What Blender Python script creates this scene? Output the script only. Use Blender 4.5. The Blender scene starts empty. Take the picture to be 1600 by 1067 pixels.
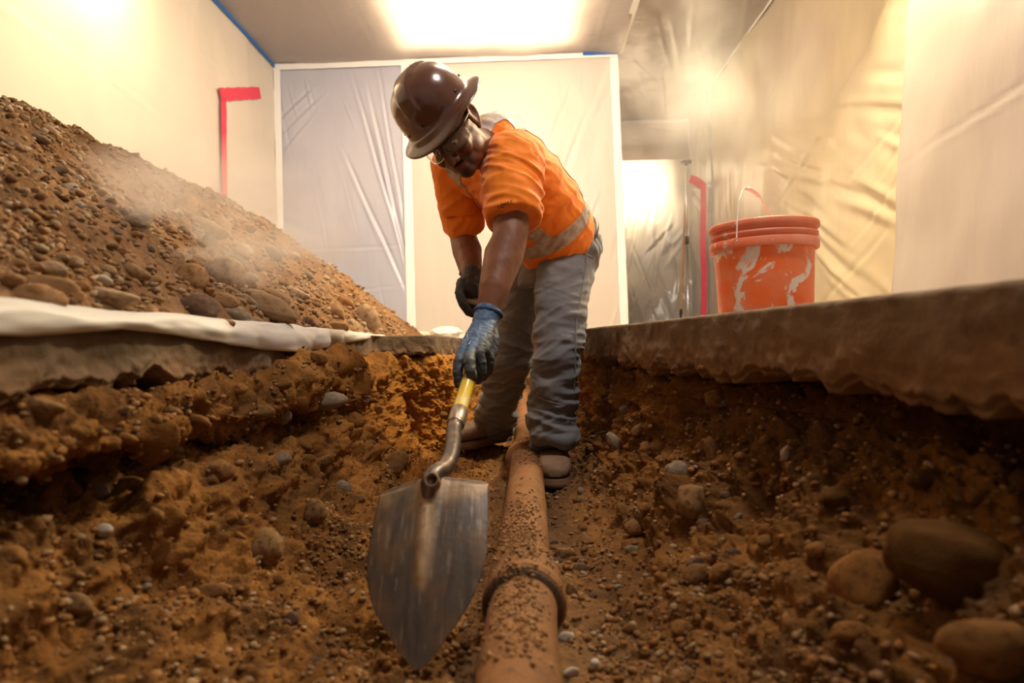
import bpy, bmesh, math, random
import numpy as np
from mathutils import Vector, Matrix, Quaternion
from mathutils.bvhtree import BVHTree

R = math.radians
SC = bpy.context.scene
COL = SC.collection
rng = np.random.RandomState(7)
random.seed(7)

# ------------------------------------------------------------------ camera
FPX = 1000.0
CAMZ = -0.06
cd = bpy.data.cameras.new('camera')
cam = bpy.data.objects.new('camera', cd)
COL.objects.link(cam)
cd.sensor_width = 36.0
cd.lens = 36.0 * FPX / 1600.0
cd.clip_start = 0.02
cd.clip_end = 60
ROLL = R(1.5)
YAW = math.atan(22 / FPX)
PITCH = math.atan(7 / FPX)
Mc = Matrix.Rotation(YAW, 4, 'Z') @ Matrix.Rotation(R(90) + PITCH, 4, 'X') @ Matrix.Rotation(-ROLL, 4, 'Z')
Mc.translation = Vector((0, 0, CAMZ))
cam.matrix_world = Mc
SC.camera = cam
cd.dof.use_dof = True
cd.dof.focus_distance = 2.05
cd.dof.aperture_fstop = 2.7
MR = np.array(Mc.to_3x3())

# ------------------------------------------------------------------ light and exposure
SC.cycles.volume_bounces = 3
vs = SC.view_settings
vs.view_transform = 'Standard'
vs.look = 'None'
vs.exposure = 0.0
vs.gamma = 1.0
vs.use_curve_mapping = False

w = bpy.data.worlds.new('world')
SC.world = w
w.use_nodes = True
w.node_tree.nodes['Background'].inputs[0].default_value = (1.0, 0.86, 0.72, 1)
w.node_tree.nodes['Background'].inputs[1].default_value = 0.24


def area(name, loc, target, size, power, color, size_y=None):
    l = bpy.data.lights.new(name, 'AREA')
    l.energy = power
    l.color = color
    l.size = size
    if size_y:
        l.shape = 'RECTANGLE'
        l.size_y = size_y
    o = bpy.data.objects.new(name, l)
    COL.objects.link(o)
    o.location = loc
    d = Vector(target) - Vector(loc)
    o.rotation_euler = d.to_track_quat('-Z', 'Y').to_euler()
    return o


# work lamps behind the sheeting and inside it, then added fill for the walls
area('ceiling_light_panel', (-0.26, 4.75, 2.60), (-0.26, 4.75, 0), 1.45, 62, (1.0, 0.78, 0.50), 1.3)
area('ceiling_work_lamp', (-0.2, 4.5, 2.72), (-0.2, 4.5, 0), 0.3, 38, (1.0, 0.74, 0.42))
area('left_work_lamp', (-2.5, 3.1, 2.25), (-0.5, 2.4, 1.2), 0.4, 75, (1.0, 0.70, 0.38))
area('alcove_work_lamp', (1.25, 7.7, 1.75), (1.25, 5.0, 1.5), 0.6, 42, (1.0, 0.82, 0.58))
area('right_work_lamp', (1.35, 3.3, 2.1), (0.0, 2.3, 0.3), 0.30, 88, (1.0, 0.84, 0.52))
area('overhead_work_lamp', (0.55, 1.0, 2.3), (-0.1, 2.4, 0.1), 0.35, 37, (1.0, 0.92, 0.84))
area('room_wash_fill', (0.1, 3.4, 2.3), (-0.1, 5.6, 1.1), 0.8, 60, (1.0, 0.85, 0.70))  # added fill, brightens the back wall
area('side_wash_fill', (0.1, 2.7, 2.3), (1.9, 3.9, 1.0), 0.7, 17, (1.0, 0.80, 0.54))  # unseen fill added for the right wall
area('left_wash_fill', (0.1, 2.6, 2.3), (-2.2, 3.3, 1.3), 0.7, 36, (1.0, 0.82, 0.60))  # fill added to lift the left wall


# ------------------------------------------------------------------ projection helpers
def P(px, py, Y):
    """point of the place seen at that pixel whose world Y is given"""
    d = MR @ np.array([(px - 800.0) / FPX, -(py - 533.5) / FPX, -1.0])
    t = Y / d[1]
    return np.array([d[0] * t, Y, CAMZ + d[2] * t])


def ray(px, py):
    d = MR @ np.array([(px - 800.0) / FPX, -(py - 533.5) / FPX, -1.0])
    return Vector((0, 0, CAMZ)), Vector(d).normalized()


def proj(p):
    q = (np.asarray(p) - np.array([0, 0, CAMZ])) @ MR
    return 800 + FPX * q[..., 0] / -q[..., 2], 533.5 - FPX * q[..., 1] / -q[..., 2]


# ------------------------------------------------------------------ noise (vectorised gradient noise)
_perm = rng.permutation(256)
_perm = np.concatenate([_perm, _perm, _perm])
_g = rng.normal(size=(256, 3))
_g /= np.linalg.norm(_g, axis=1)[:, None]


def pn(p, s=1.0, off=0.0):
    p = np.asarray(p, float) * s + off
    i = np.floor(p).astype(int)
    f = p - i
    u = f * f * f * (f * (f * 6 - 15) + 10)
    i &= 255
    r = 0
    for dx in (0, 1):
        wx = u[:, 0] if dx else 1 - u[:, 0]
        ax = _perm[(i[:, 0] + dx) & 255]
        for dy in (0, 1):
            wy = u[:, 1] if dy else 1 - u[:, 1]
            ay = _perm[ax + ((i[:, 1] + dy) & 255)]
            for dz in (0, 1):
                wz = u[:, 2] if dz else 1 - u[:, 2]
                g = _g[_perm[ay + ((i[:, 2] + dz) & 255)] & 255]
                r = r + wx * wy * wz * (g[:, 0] * (f[:, 0] - dx) + g[:, 1] * (f[:, 1] - dy) + g[:, 2] * (f[:, 2] - dz))
    return r * 1.6


def fbm(p, s, octv=4, gain=0.5, off=0.0):
    r = 0
    a = 1.0
    for k in range(octv):
        r = r + a * pn(p, s * 2 ** k, off + 17.3 * k)
        a *= gain
    return r


def ridge(p, s, octv=3, off=0.0):
    r = 0
    a = 1.0
    for k in range(octv):
        r = r + a * (1 - 2 * np.abs(pn(p, s * 2 ** k, off + 9.1 * k)))
        a *= 0.5
    return r


def sst(a, b, x):
    t = np.clip((x - a) / (b - a), 0, 1)
    return t * t * (3 - 2 * t)


# ------------------------------------------------------------------ object helpers
def mesh_np(name, V, F, smooth=True, cols=None):
    me = bpy.data.meshes.new(name)
    V = np.asarray(V, dtype=np.float32)
    if isinstance(F, np.ndarray):
        n = F.shape[1]
        me.vertices.add(len(V))
        me.vertices.foreach_set('co', V.ravel())
        me.loops.add(F.size)
        me.loops.foreach_set('vertex_index', F.astype(np.int32).ravel())
        me.polygons.add(len(F))
        me.polygons.foreach_set('loop_start', np.arange(0, F.size, n, dtype=np.int32))
        me.update(calc_edges=True)
        me.validate()
    else:
        me.from_pydata([tuple(v) for v in V], [], [tuple(f) for f in F])
        me.update()
    if smooth:
        me.polygons.foreach_set('use_smooth', np.ones(len(me.polygons), dtype=bool))
    if cols is not None:
        set_cols(me, cols)
    return me


def set_cols(me, cols):
    a = me.color_attributes.new('Col', 'FLOAT_COLOR', 'POINT')
    c = np.ones((len(me.vertices), 4), dtype=np.float32)
    c[:, :3] = cols
    a.data.foreach_set('color', c.ravel())


def link(name, me, mat=None, parent=None, label=None, cat=None, group=None, kind=None):
    o = bpy.data.objects.new(name, me)
    COL.objects.link(o)
    if mat and me is not None and not me.materials:
        me.materials.append(mat)
    if parent:
        o.parent = parent
    if label: o['label'] = label
    if cat: o['category'] = cat
    if group: o['group'] = group
    if kind: o['kind'] = kind
    return o


def empty(name, loc, label, cat, group=None, kind=None):
    o = bpy.data.objects.new(name, None)
    COL.objects.link(o)
    o.location = loc
    if label: o['label'] = label
    if cat: o['category'] = cat
    if group: o['group'] = group
    if kind: o['kind'] = kind
    return o


def adopt(o, parent):
    """parent o (whose mesh is in world coordinates) keeping it where it is"""
    o.parent = parent
    o.matrix_parent_inverse = Matrix.Translation(parent.location).inverted()


def get_v(me):
    v = np.empty(len(me.vertices) * 3, dtype=np.float32)
    me.vertices.foreach_get('co', v)
    return v.reshape(-1, 3).astype(float)


def get_n(me):
    v = np.empty(len(me.vertices) * 3, dtype=np.float32)
    me.vertex_normals.foreach_get('vector', v)
    return v.reshape(-1, 3).astype(float)


def set_v(me, V):
    me.vertices.foreach_set('co', np.asarray(V, dtype=np.float32).ravel())
    me.update()


def grid_faces(nu, nv, close_u=False, close_v=False):
    iu = np.arange(nu if close_u else nu - 1)
    iv = np.arange(nv if close_v else nv - 1)
    a, b = np.meshgrid(iu, iv, indexing='ij')
    a = a.ravel(); b = b.ravel()
    a2 = (a + 1) % nu; b2 = (b + 1) % nv
    return np.stack([a * nv + b, a2 * nv + b, a2 * nv + b2, a * nv + b2], 1)


class Blob:
    """collects closed shapes, welds them into one continuous surface"""
    def __init__(s):
        s.V = []; s.F = []; s.n = 0

    def add(s, V, F):
        V = np.asarray(V, float)
        s.V.append(V)
        s.F += [tuple(int(i) + s.n for i in f) for f in F]
        s.n += len(V)

    def loft(s, rings, n=24, power=1.0):
        """rings: (center, a, b) vectors; closed with flat caps"""
        t = np.linspace(0, 2 * np.pi, n, endpoint=False)
        V = []
        for c, a, b in rings:
            c = np.asarray(c, float); a = np.asarray(a, float); b = np.asarray(b, float)
            ct = np.sign(np.cos(t)) * np.abs(np.cos(t)) ** power
            st = np.sign(np.sin(t)) * np.abs(np.sin(t)) ** power
            V.append(c + ct[:, None] * a + st[:, None] * b)
        V = np.concatenate(V)
        F = []
        m = len(rings)
        for i in range(m - 1):
            for j in range(n):
                k = (j + 1) % n
                F.append((i * n + j, i * n + k, (i + 1) * n + k, (i + 1) * n + j))
        F.append(tuple(range(n - 1, -1, -1)))
        F.append(tuple((m - 1) * n + j for j in range(n)))
        # orientation
        s.add(V, F)

    def cap(s, p0, p1, r0, r1, n=20, flat0=False, flat1=False, sq=1.0, up=None):
        p0 = np.asarray(p0, float); p1 = np.asarray(p1, float)
        d = p1 - p0
        L = np.linalg.norm(d) + 1e-9
        d /= L
        u = np.cross(d, [0, 0, 1] if up is None else up)
        if np.linalg.norm(u) < 1e-3: u = np.cross(d, [1, 0, 0])
        u /= np.linalg.norm(u)
        v = np.cross(u, d)
        rings = []
        if not flat0:
            for a in (80, 60, 40, 20):
                rings.append((p0 - d * r0 * math.sin(R(a)), u * r0 * math.cos(R(a)), v * r0 * math.cos(R(a)) * sq))
        rings.append((p0, u * r0, v * r0 * sq))
        rings.append((p1, u * r1, v * r1 * sq))
        if not flat1:
            for a in (20, 40, 60, 80):
                rings.append((p1 + d * r1 * math.sin(R(a)), u * r1 * math.cos(R(a)), v * r1 * math.cos(R(a)) * sq))
        s.loft(rings, n)

    def chain(s, pts, rs, n=20, flat0=False, flat1=False):
        for i in range(len(pts) - 1):
            s.cap(pts[i], pts[i + 1], rs[i], rs[i + 1], n, flat0 and i == 0, flat1 and i == len(pts) - 2)

    def ell(s, c, r, M=None, n=20):
        rings = []
        M = np.eye(3) if M is None else np.asarray(M)
        c = np.asarray(c, float)
        for a in np.linspace(-85, 85, 13):
            k = math.cos(R(a))
            rings.append((c + M @ np.array([0, 0, r[2] * math.sin(R(a))]), M @ np.array([r[0] * k, 0, 0]), M @ np.array([0, r[1] * k, 0])))
        s.loft(rings, n)

    def build(s, name, voxel, smooth=4, fac=0.5):
        V = np.concatenate(s.V)
        me = bpy.data.meshes.new(name + '_raw')
        me.from_pydata([tuple(v) for v in V], [], s.F)
        bm = bmesh.new(); bm.from_mesh(me)
        bmesh.ops.recalc_face_normals(bm, faces=bm.faces)
        bm.to_mesh(me); bm.free()
        o = bpy.data.objects.new(name + '_raw', me)
        COL.objects.link(o)
        m = o.modifiers.new('r', 'REMESH')
        m.mode = 'VOXEL'; m.voxel_size = voxel
        if smooth:
            k = o.modifiers.new('s', 'SMOOTH'); k.iterations = smooth; k.factor = fac
        dg = bpy.context.evaluated_depsgraph_get()
        out = bpy.data.meshes.new_from_object(o.evaluated_get(dg))
        out.name = name
        bpy.data.objects.remove(o)
        bpy.data.meshes.remove(me)
        out.polygons.foreach_set('use_smooth', np.ones(len(out.polygons), dtype=bool))
        return out


def tube_mesh(name, pts, r, n=12, closed=False):
    pts = np.asarray(pts, float)
    m = len(pts)
    rr = np.broadcast_to(np.asarray(r, float), (m,))
    T = np.gradient(pts, axis=0)
    T /= np.linalg.norm(T, axis=1)[:, None] + 1e-12
    u = np.cross(T[0], [0, 0, 1]);
    if np.linalg.norm(u) < 0.05: u = np.cross(T[0], [1, 0, 0])
    u /= np.linalg.norm(u)
    V = []
    t = np.linspace(0, 2 * np.pi, n, endpoint=False)
    for i in range(m):
        u = u - T[i] * np.dot(u, T[i]); u /= np.linalg.norm(u)
        v = np.cross(T[i], u)
        V.append(pts[i] + rr[i] * (np.cos(t)[:, None] * u + np.sin(t)[:, None] * v))
    V = np.concatenate(V)
    F = [tuple(f) for f in grid_faces(m, n, close_v=True)]
    F.append(tuple(range(n))[::-1]); F.append(tuple((m - 1) * n + j for j in range(n)))
    return mesh_np(name, V, F)


def lathe_mesh(name, prof, n=48, origin=(0, 0, 0), M=None, sx=1, sy=1):
    t = np.linspace(0, 2 * np.pi, n, endpoint=False)
    V = []
    for r, z in prof:
        V.append(np.stack([sx * r * np.cos(t), sy * r * np.sin(t), np.full(n, z)], 1))
    V = np.concatenate(V)
    if M is not None: V = V @ np.asarray(M).T
    V = V + np.asarray(origin)
    F = grid_faces(len(prof), n, close_v=True)
    me = mesh_np(name, V, F)
    bm = bmesh.new(); bm.from_mesh(me)
    bmesh.ops.remove_doubles(bm, verts=bm.verts, dist=1e-6)
    bmesh.ops.recalc_face_normals(bm, faces=bm.faces)
    for f in bm.faces: f.smooth = True
    bm.to_mesh(me); bm.free()
    return me


def join_me(name, parts, smooth=True):
    V = []; F = []; n = 0
    for v, f in parts:
        V.append(np.asarray(v, float)); F += [tuple(int(i) + n for i in q) for q in f]; n += len(v)
    return mesh_np(name, np.concatenate(V), F, smooth)


# ------------------------------------------------------------------ materials
def mat(name, color=(0.5, 0.5, 0.5), rough=0.6, metal=0.0, col=None, var=None, bump=None, spec=0.5,
        coat=0.0, sheen=0.0, trans=0.0, translucent=0.0, objrand=None, sss=0.0, aniso_noise=None, alpha=None):
    """var: (noise scale, color2, lo, hi); bump: list of (scale, strength, distance)"""
    m = bpy.data.materials.new(name)
    m.use_nodes = True
    nt = m.node_tree; N = nt.nodes; L = nt.links
    b = N['Principled BSDF']
    b.inputs['Base Color'].default_value = (*color, 1)
    b.inputs['Roughness'].default_value = rough
    b.inputs['Metallic'].default_value = metal
    b.inputs['Specular IOR Level'].default_value = spec
    b.inputs['Coat Weight'].default_value = coat
    b.inputs['Coat Roughness'].default_value = 0.15
    if sheen:
        b.inputs['Sheen Weight'].default_value = sheen
    b.inputs['Transmission Weight'].default_value = trans
    if alpha is not None:
        b.inputs['Alpha'].default_value = alpha
    tc = N.new('ShaderNodeTexCoord')
    cur = None
    if col:
        a = N.new('ShaderNodeAttribute'); a.attribute_name = 'Col'
        cur = a.outputs['Color']
    if objrand:
        oi = N.new('ShaderNodeObjectInfo')
        cr = N.new('ShaderNodeValToRGB')
        els = cr.color_ramp.elements
        for i, c in enumerate(objrand):
            if i >= 2: els.new(i / (len(objrand) - 1))
        for i, c in enumerate(objrand):
            els[i].position = i / (len(objrand) - 1)
        for i, c in enumerate(objrand):
            els[i].color = (*c, 1)
        L.new(oi.outputs['Random'], cr.inputs[0])
        cur = cr.outputs[0]
    for vv in (var or []):
        sc_, c2, lo, hi = vv
        nz = N.new('ShaderNodeTexNoise'); nz.inputs['Scale'].default_value = sc_
        nz.inputs['Detail'].default_value = 5
        L.new(tc.outputs['Object'], nz.inputs['Vector'])
        mr = N.new('ShaderNodeMapRange'); mr.inputs[1].default_value = lo; mr.inputs[2].default_value = hi
        L.new(nz.outputs[0], mr.inputs[0])
        mx = N.new('ShaderNodeMix'); mx.data_type = 'RGBA'
        L.new(mr.outputs[0], mx.inputs[0])
        if cur: L.new(cur, mx.inputs[6])
        else: mx.inputs[6].default_value = (*color, 1)
        mx.inputs[7].default_value = (*c2, 1)
        cur = mx.outputs[2]
    if cur: L.new(cur, b.inputs['Base Color'])
    prev = None
    for bb in (bump or []):
        sc_, st, dist = bb[:3]
        if len(bb) > 3 and bb[3] == 'v':
            nz = N.new('ShaderNodeTexVoronoi'); nz.inputs['Scale'].default_value = sc_
            out = nz.outputs['Distance']
        elif len(bb) > 3 and bb[3] == 'w':
            nz = N.new('ShaderNodeTexWave'); nz.inputs['Scale'].default_value = sc_
            out = nz.outputs[1]
        else:
            nz = N.new('ShaderNodeTexNoise'); nz.inputs['Scale'].default_value = sc_
            nz.inputs['Detail'].default_value = 4
            out = nz.outputs[0]
        mp = N.new('ShaderNodeMapping')
        if len(bb) > 4: mp.inputs['Scale'].default_value = bb[4]
        if len(bb) > 5: mp.inputs['Rotation'].default_value = bb[5]
        L.new(tc.outputs['Object'], mp.inputs[0]); L.new(mp.outputs[0], nz.inputs['Vector'])
        bp = N.new('ShaderNodeBump'); bp.inputs['Strength'].default_value = st; bp.inputs['Distance'].default_value = dist
        L.new(out, bp.inputs['Height'])
        if prev: L.new(prev, bp.inputs['Normal'])
        prev = bp.outputs[0]
    if prev: L.new(prev, b.inputs['Normal'])
    if translucent:
        tr = N.new('ShaderNodeBsdfTranslucent')
        if cur: L.new(cur, tr.inputs[0])
        else: tr.inputs[0].default_value = (*color, 1)
        if prev: L.new(prev, tr.inputs['Normal'])
        ms = N.new('ShaderNodeMixShader'); ms.inputs[0].default_value = translucent
        L.new(b.outputs[0], ms.inputs[1]); L.new(tr.outputs[0], ms.inputs[2])
        L.new(ms.outputs[0], N['Material Output'].inputs[0])
    return m


# =================================================================== SETTING
FILM_BUMP = [(1.2, 0.35, 0.10, 'n', (1, 1, 0.35), (0.3, 0.4, 0.5)), (4.0, 0.30, 0.03, 'n', (1, 1, 0.3), (0.7, 0.5, 0.2)),
             (18.0, 0.12, 0.01, 'n', (1, 1, 0.25), (0.5, 0.9, 0.3))]
M_film = mat('clear_film_over_cream', (0.86, 0.76, 0.64), 0.34, spec=0.45, bump=FILM_BUMP, translucent=0.35, var=[(0.8, (0.80, 0.70, 0.60), 0.35, 0.7)])
M_film_white = mat('clear_film_over_white', (0.88, 0.80, 0.70), 0.36, spec=0.45, bump=FILM_BUMP, translucent=0.35)
M_film_grey = mat('clear_film_over_grey_door', (0.42, 0.44, 0.53), 0.28, spec=0.6, bump=FILM_BUMP, var=[(0.9, (0.48, 0.485, 0.56), 0.35, 0.7)])
M_film_ceil = mat('ceiling_film', (0.56, 0.49, 0.45), 0.30, spec=0.5, bump=FILM_BUMP, translucent=0.45)
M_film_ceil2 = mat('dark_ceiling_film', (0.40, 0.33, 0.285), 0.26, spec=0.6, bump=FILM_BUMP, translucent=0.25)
M_film_alcove = mat('thin_crinkled_film', (0.55, 0.50, 0.44), 0.22, spec=0.8, bump=FILM_BUMP, translucent=0.4, var=[(2.5, (0.70, 0.62, 0.50), 0.4, 0.65)])
M_film_flap = mat('milky_film', (0.60, 0.53, 0.485), 0.40, spec=0.4, bump=FILM_BUMP, translucent=0.3)
M_tape_white = mat('white_tape', (0.86, 0.86, 0.84), 0.5, bump=[(25, 0.3, 0.004)])
M_tape_blue = mat('blue_tape', (0.02, 0.13, 0.42), 0.5)
M_tape_red = mat('red_tape', (0.62, 0.03, 0.07), 0.45, bump=[(30, 0.5, 0.004)], var=[(60, (0.8, 0.25, 0.28), 0.66, 0.72)])


def film(name, A, B, C, D, n1, n2, creases, material, amp=0.006, seed=0, thick=0.0):
    """sheet A-B (along), A-D (down). creases: (u0,v0,u1,v1,height,width) in 0..1"""
    A, B, C, D = [np.asarray(x, float) for x in (A, B, C, D)]
    u = np.linspace(0, 1, n1)[:, None, None]; v = np.linspace(0, 1, n2)[None, :, None]
    Pt = (A * (1 - u) + B * u) * (1 - v) + (D * (1 - u) + C * u) * v
    Wd = np.linalg.norm(B - A); Hd = np.linalg.norm(D - A)
    nrm = np.cross(B - A, D - A); nrm /= np.linalg.norm(nrm)
    uu = u[..., 0] * Wd + 0 * v[..., 0]; vv = v[..., 0] * Hd + 0 * u[..., 0]
    d = amp * 2.0 * fbm(np.stack([uu.ravel(), vv.ravel() * 0.6, np.full(uu.size, seed * 3.7)], 1), 1.6, 3).reshape(uu.shape)
    for (u0, v0, u1, v1, h, wd) in creases:
        p0 = np.array([u0 * Wd, v0 * Hd]); p1 = np.array([u1 * Wd, v1 * Hd])
        e = p1 - p0; L = np.linalg.norm(e); e = e / L
        s = (uu - p0[0]) * e[0] + (vv - p0[1]) * e[1]
        dd = (uu - p0[0]) * -e[1] + (vv - p0[1]) * e[0]
        win = np.clip(np.minimum(s, L - s) / (0.35 * L) + 0.15, 0, 1) * ((s > -0.05 * L) & (s < 1.05 * L))
        dd = dd + 0.003 * np.sin(s * 7 + u0 * 40)
        d += h * win * (np.exp(-(dd / wd) ** 2) - 0.6 * np.exp(-((dd - 1.6 * wd) / (1.3 * wd)) ** 2))
    Pt = Pt + nrm * d[..., None]
    return mesh_np(name, Pt.reshape(-1, 3), grid_faces(n1, n2))


def rand_creases(n, ang, seed, hmin=0.004, hmax=0.012, wmin=0.006, wmax=0.02, lmin=0.1, lmax=0.4, box=(0, 0, 1, 1), jit=12):
    q = random.Random(seed)
    out = []
    for _ in range(n):
        a = R(ang + q.uniform(-jit, jit)); L = q.uniform(lmin, lmax)
        u = q.uniform(box[0], box[2]); v = q.uniform(box[1], box[3])
        out.append((u, v, u + L * math.cos(a), v + L * math.sin(a), q.uniform(hmin, hmax) * q.choice((1, -1)), q.uniform(wmin, wmax)))
    return out


CZ = 2.44
YB = 5.6
XL = -2.19
XR = 1.90
# back wall corners from the photograph
BL = P(428, 97, YB); BR = P(964, 86, YB)
CZ = float((BL[2] + BR[2]) / 2)
XBR = float(BR[0]); XL = float(BL[0])
XM = float(P(633, 92, YB)[0])
o = link('wall_left', film('wall_left', (XL, YB, CZ), (XL, -1.6, CZ), (XL, -1.6, 0), (XL, YB, 0), 220, 110,
     rand_creases(46, 155, 3, 0.003, 0.010, 0.010, 0.03, 0.06, 0.3, jit=8) + rand_creases(14, 25, 5, 0.002, 0.006), M_film, 0.01, 1), M_film, kind='structure')
link('wall_back', film('wall_back', (XM, YB, CZ), (XBR, YB, CZ), (XBR + 0.0, YB, 0), (XM, YB, 0), 160, 150,
     rand_creases(26, 120, 11, 0.002, 0.006, 0.006, 0.02), M_film_white, 0.006, 2), M_film_white, kind='structure')
# grey covered doorway between white tapes
link('door_1', film('door_1', (XL, YB, CZ), (XM, YB, CZ), (XM, YB, 0), (XL, YB, 0), 120, 180,
     [(0.72, 0.10, 1.0, 0.78, 0.020, 0.014), (0.60, 0.05, 0.99, 0.75, 0.016, 0.012), (0.5, 0.3, 0.98, 0.83, 0.014, 0.014), (0.8, 0.05, 0.99, 0.65, 0.016, 0.010),
      (0.02, 0.20, 0.30, 0.08, 0.014, 0.012), (0.02, 0.26, 0.38, 0.10, 0.012, 0.012), (0.03, 0.32, 0.30, 0.17, 0.010, 0.012),
      (0.0, 0.665, 1.0, 0.66, 0.006, 0.010), (0.0, 0.83, 1.0, 0.80, 0.006, 0.008)] + rand_creases(14, 60, 21, 0.002, 0.006, 0.006, 0.016, 0.1, 0.3),
     M_film_grey, 0.006, 3), M_film_grey, kind='structure')
# ceiling: main part and the part over the alcove, one film each
YA = 7.35
link('ceiling', film('ceiling', (XL, -1.6, CZ), (XBR + 0.02, -1.6, CZ), (XBR + 0.02, YB, CZ), (XL, YB, CZ), 140, 180,
     rand_creases(24, 90, 31, 0.002, 0.006, 0.01, 0.03, jit=6) + rand_creases(12, 40, 32, 0.002, 0.006), M_film_ceil, 0.012, 4), M_film_ceil, kind='structure')
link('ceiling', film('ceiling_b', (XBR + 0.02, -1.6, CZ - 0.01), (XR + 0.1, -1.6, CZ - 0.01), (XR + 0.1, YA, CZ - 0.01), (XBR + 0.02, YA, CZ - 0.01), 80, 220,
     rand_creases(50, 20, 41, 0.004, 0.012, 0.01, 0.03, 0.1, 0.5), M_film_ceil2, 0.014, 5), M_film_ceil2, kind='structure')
# alcove: side of the back wall, header, crinkled back sheet, right end
HZ = float(P(1020, 250, YA)[2])
XAR = float(P(1075, 195, YA)[0])
link('wall_alcove', film('wall_alcove_side', (XBR, YB, CZ), (XBR, YA, CZ), (XBR, YA, 0), (XBR, YB, 0), 40, 60, rand_creases(8, 90, 2), M_film, 0.01, 6), M_film, kind='structure')
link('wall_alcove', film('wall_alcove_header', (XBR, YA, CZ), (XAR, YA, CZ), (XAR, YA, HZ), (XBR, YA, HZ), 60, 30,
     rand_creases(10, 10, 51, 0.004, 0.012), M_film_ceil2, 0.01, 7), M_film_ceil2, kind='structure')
link('wall_alcove', film('wall_alcove_sheet', (XBR, YA + 0.12, HZ + .1), (XAR + .03, YA + 0.12, HZ + .1), (XAR + .03, YA + 0.10, 0), (XBR, YA + 0.10, 0), 120, 180,
     rand_creases(46, 120, 61, 0.010, 0.030, 0.010, 0.035, 0.1, 0.45, jit=35) + rand_creases(26, 60, 62, 0.008, 0.024, 0.010, 0.03, 0.1, 0.5, (0, .4, 1, 1)),
     M_film_alcove, 0.035, 8), M_film_alcove, kind='structure')
YR = 6.45
link('wall_alcove', film('wall_alcove_end', (XAR, YA + 0.1, CZ), (XR, YR, CZ), (XR, YR, 0), (XAR, YA + 0.1, 0), 50, 120,
     [(0.0, 0.29, 1.0, 0.40, 0.03, 0.02), (0.0, 0.29, 0.8, 0.5, 0.03, 0.02), (0.05, 0.29, 0.5, 0.9, 0.02, 0.02)] + rand_creases(30, 75, 71, 0.006, 0.020, 0.01, 0.03, jit=30), M_film_alcove, 0.02, 9), M_film_alcove, kind='structure')
M_film_right = mat('clear_film_warm', (0.66, 0.55, 0.42), 0.30, spec=0.6, bump=FILM_BUMP, translucent=0.3, var=[(0.9, (0.76, 0.64, 0.42), 0.4, 0.6)])
link('wall_right', film('wall_right', (XR, YR, CZ), (XR, 2.2, CZ), (XR, 2.2, 0), (XR, YR, 0), 200, 150,
     rand_creases(60, 40, 81, 0.005, 0.014, 0.012, 0.04, 0.15, 0.5, (0.3, 0.3, 1, 1), 8) + rand_creases(16, -30, 82, 0.004, 0.01, 0.008, 0.02, 0.1, 0.5)
     + [(0.02 + 0.03 * i, 0.40, 0.02 + 0.032 * i, 0.60, 0.010, 0.010) for i in range(5)], M_film_right, 0.014, 10), M_film_right, kind='structure')
# nearer milky sheet with its own leading edge
fa = P(1432, -40, 2.95); fb = P(1390, 462, 2.95)
me = film('plastic_sheet', (fa[0], 2.95, fa[2] + .3), (1.62, -1.2, fa[2] + .3), (1.62, -1.2, -0.0), (fb[0], 2.95, 0.0), 150, 120,
          [(0.0, .63, .5, .50, .006, .01)] + rand_creases(14, -35, 91, 0.003, 0.008, 0.006, 0.02), M_film_flap, 0.012, 11)
V = get_v(me)
fl = link('plastic_sheet', me, M_film_flap, label='milky plastic sheet hanging at the far right in front of the amber film wall', cat='plastic sheet')
sm = fl.modifiers.new('t', 'SOLIDIFY'); sm.thickness = 0.002


def strip(name, pts, wdt, nrm, material, th=0.002, jit=0.0, **kw):
    pts = np.asarray(pts, float); nrm = np.asarray(nrm, float)
    T = np.gradient(pts, axis=0); T /= np.linalg.norm(T, axis=1)[:, None]
    S = np.cross(T, nrm); S /= np.linalg.norm(S, axis=1)[:, None]
    m = len(pts)
    q = random.Random(len(pts) + int(wdt * 1000))
    ww = np.array([wdt / 2 * (1 + jit * q.uniform(-1, 1)) for _ in range(m)])[:, None]
    V = np.concatenate([pts + S * ww, pts + S * ww + nrm * th, pts - S * ww + nrm * th, pts - S * ww]).reshape(4, m, 3)
    V = V.transpose(1, 0, 2).reshape(-1, 3)
    F = [tuple(f) for f in grid_faces(m, 4, close_v=True)] + [(3, 2, 1, 0), tuple((m - 1) * 4 + j for j in range(4))]
    me = mesh_np(name, V, F, smooth=False)
    return link(name, me, material, **kw)


def line(a, b, n):
    a = np.asarray(a, float); b = np.asarray(b, float)
    return a + (b - a) * np.linspace(0, 1, n)[:, None]


yb = YB - 0.012
k = 1
for a, b, wd in (((XL + .03, yb, CZ), (XL + .03, yb, 0), .055), ((XM, yb, CZ), (XM, yb, 0), .075), ((XBR - .03, yb, CZ), (XBR + .0, yb, 0), .07),
                 ((XL, yb, CZ - .03), (XM, yb, CZ - .03), .05), ((XM, yb, CZ - .025), (XBR, yb, CZ - .025), .045),
                 ((XM, yb, .03), (XBR, yb, .03), .05)):
    a = list(a); b = list(b)
    if k > 3: a[1] -= .005; b[1] -= .005
    strip('trim_%d' % k, line(a, b, 30), wd, (0, -1, 0), M_tape_white, 0.004, 0.06, kind='structure'); k += 1
strip('trim_%d' % k, line((XBR + .02, YB, CZ - .015), (XBR + .02, -1.5, CZ - .015), 30), .05, (0, 0, -1), M_tape_white, 0.003, 0.05, kind='structure'); k += 1
strip('trim_%d' % k, line((XR - .012, YR, CZ - .02), (XR - .012, 2.2, CZ - .02), 30), .03, (-1, 0, 0), M_tape_white, 0.003, 0.05, kind='structure'); k += 1
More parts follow.
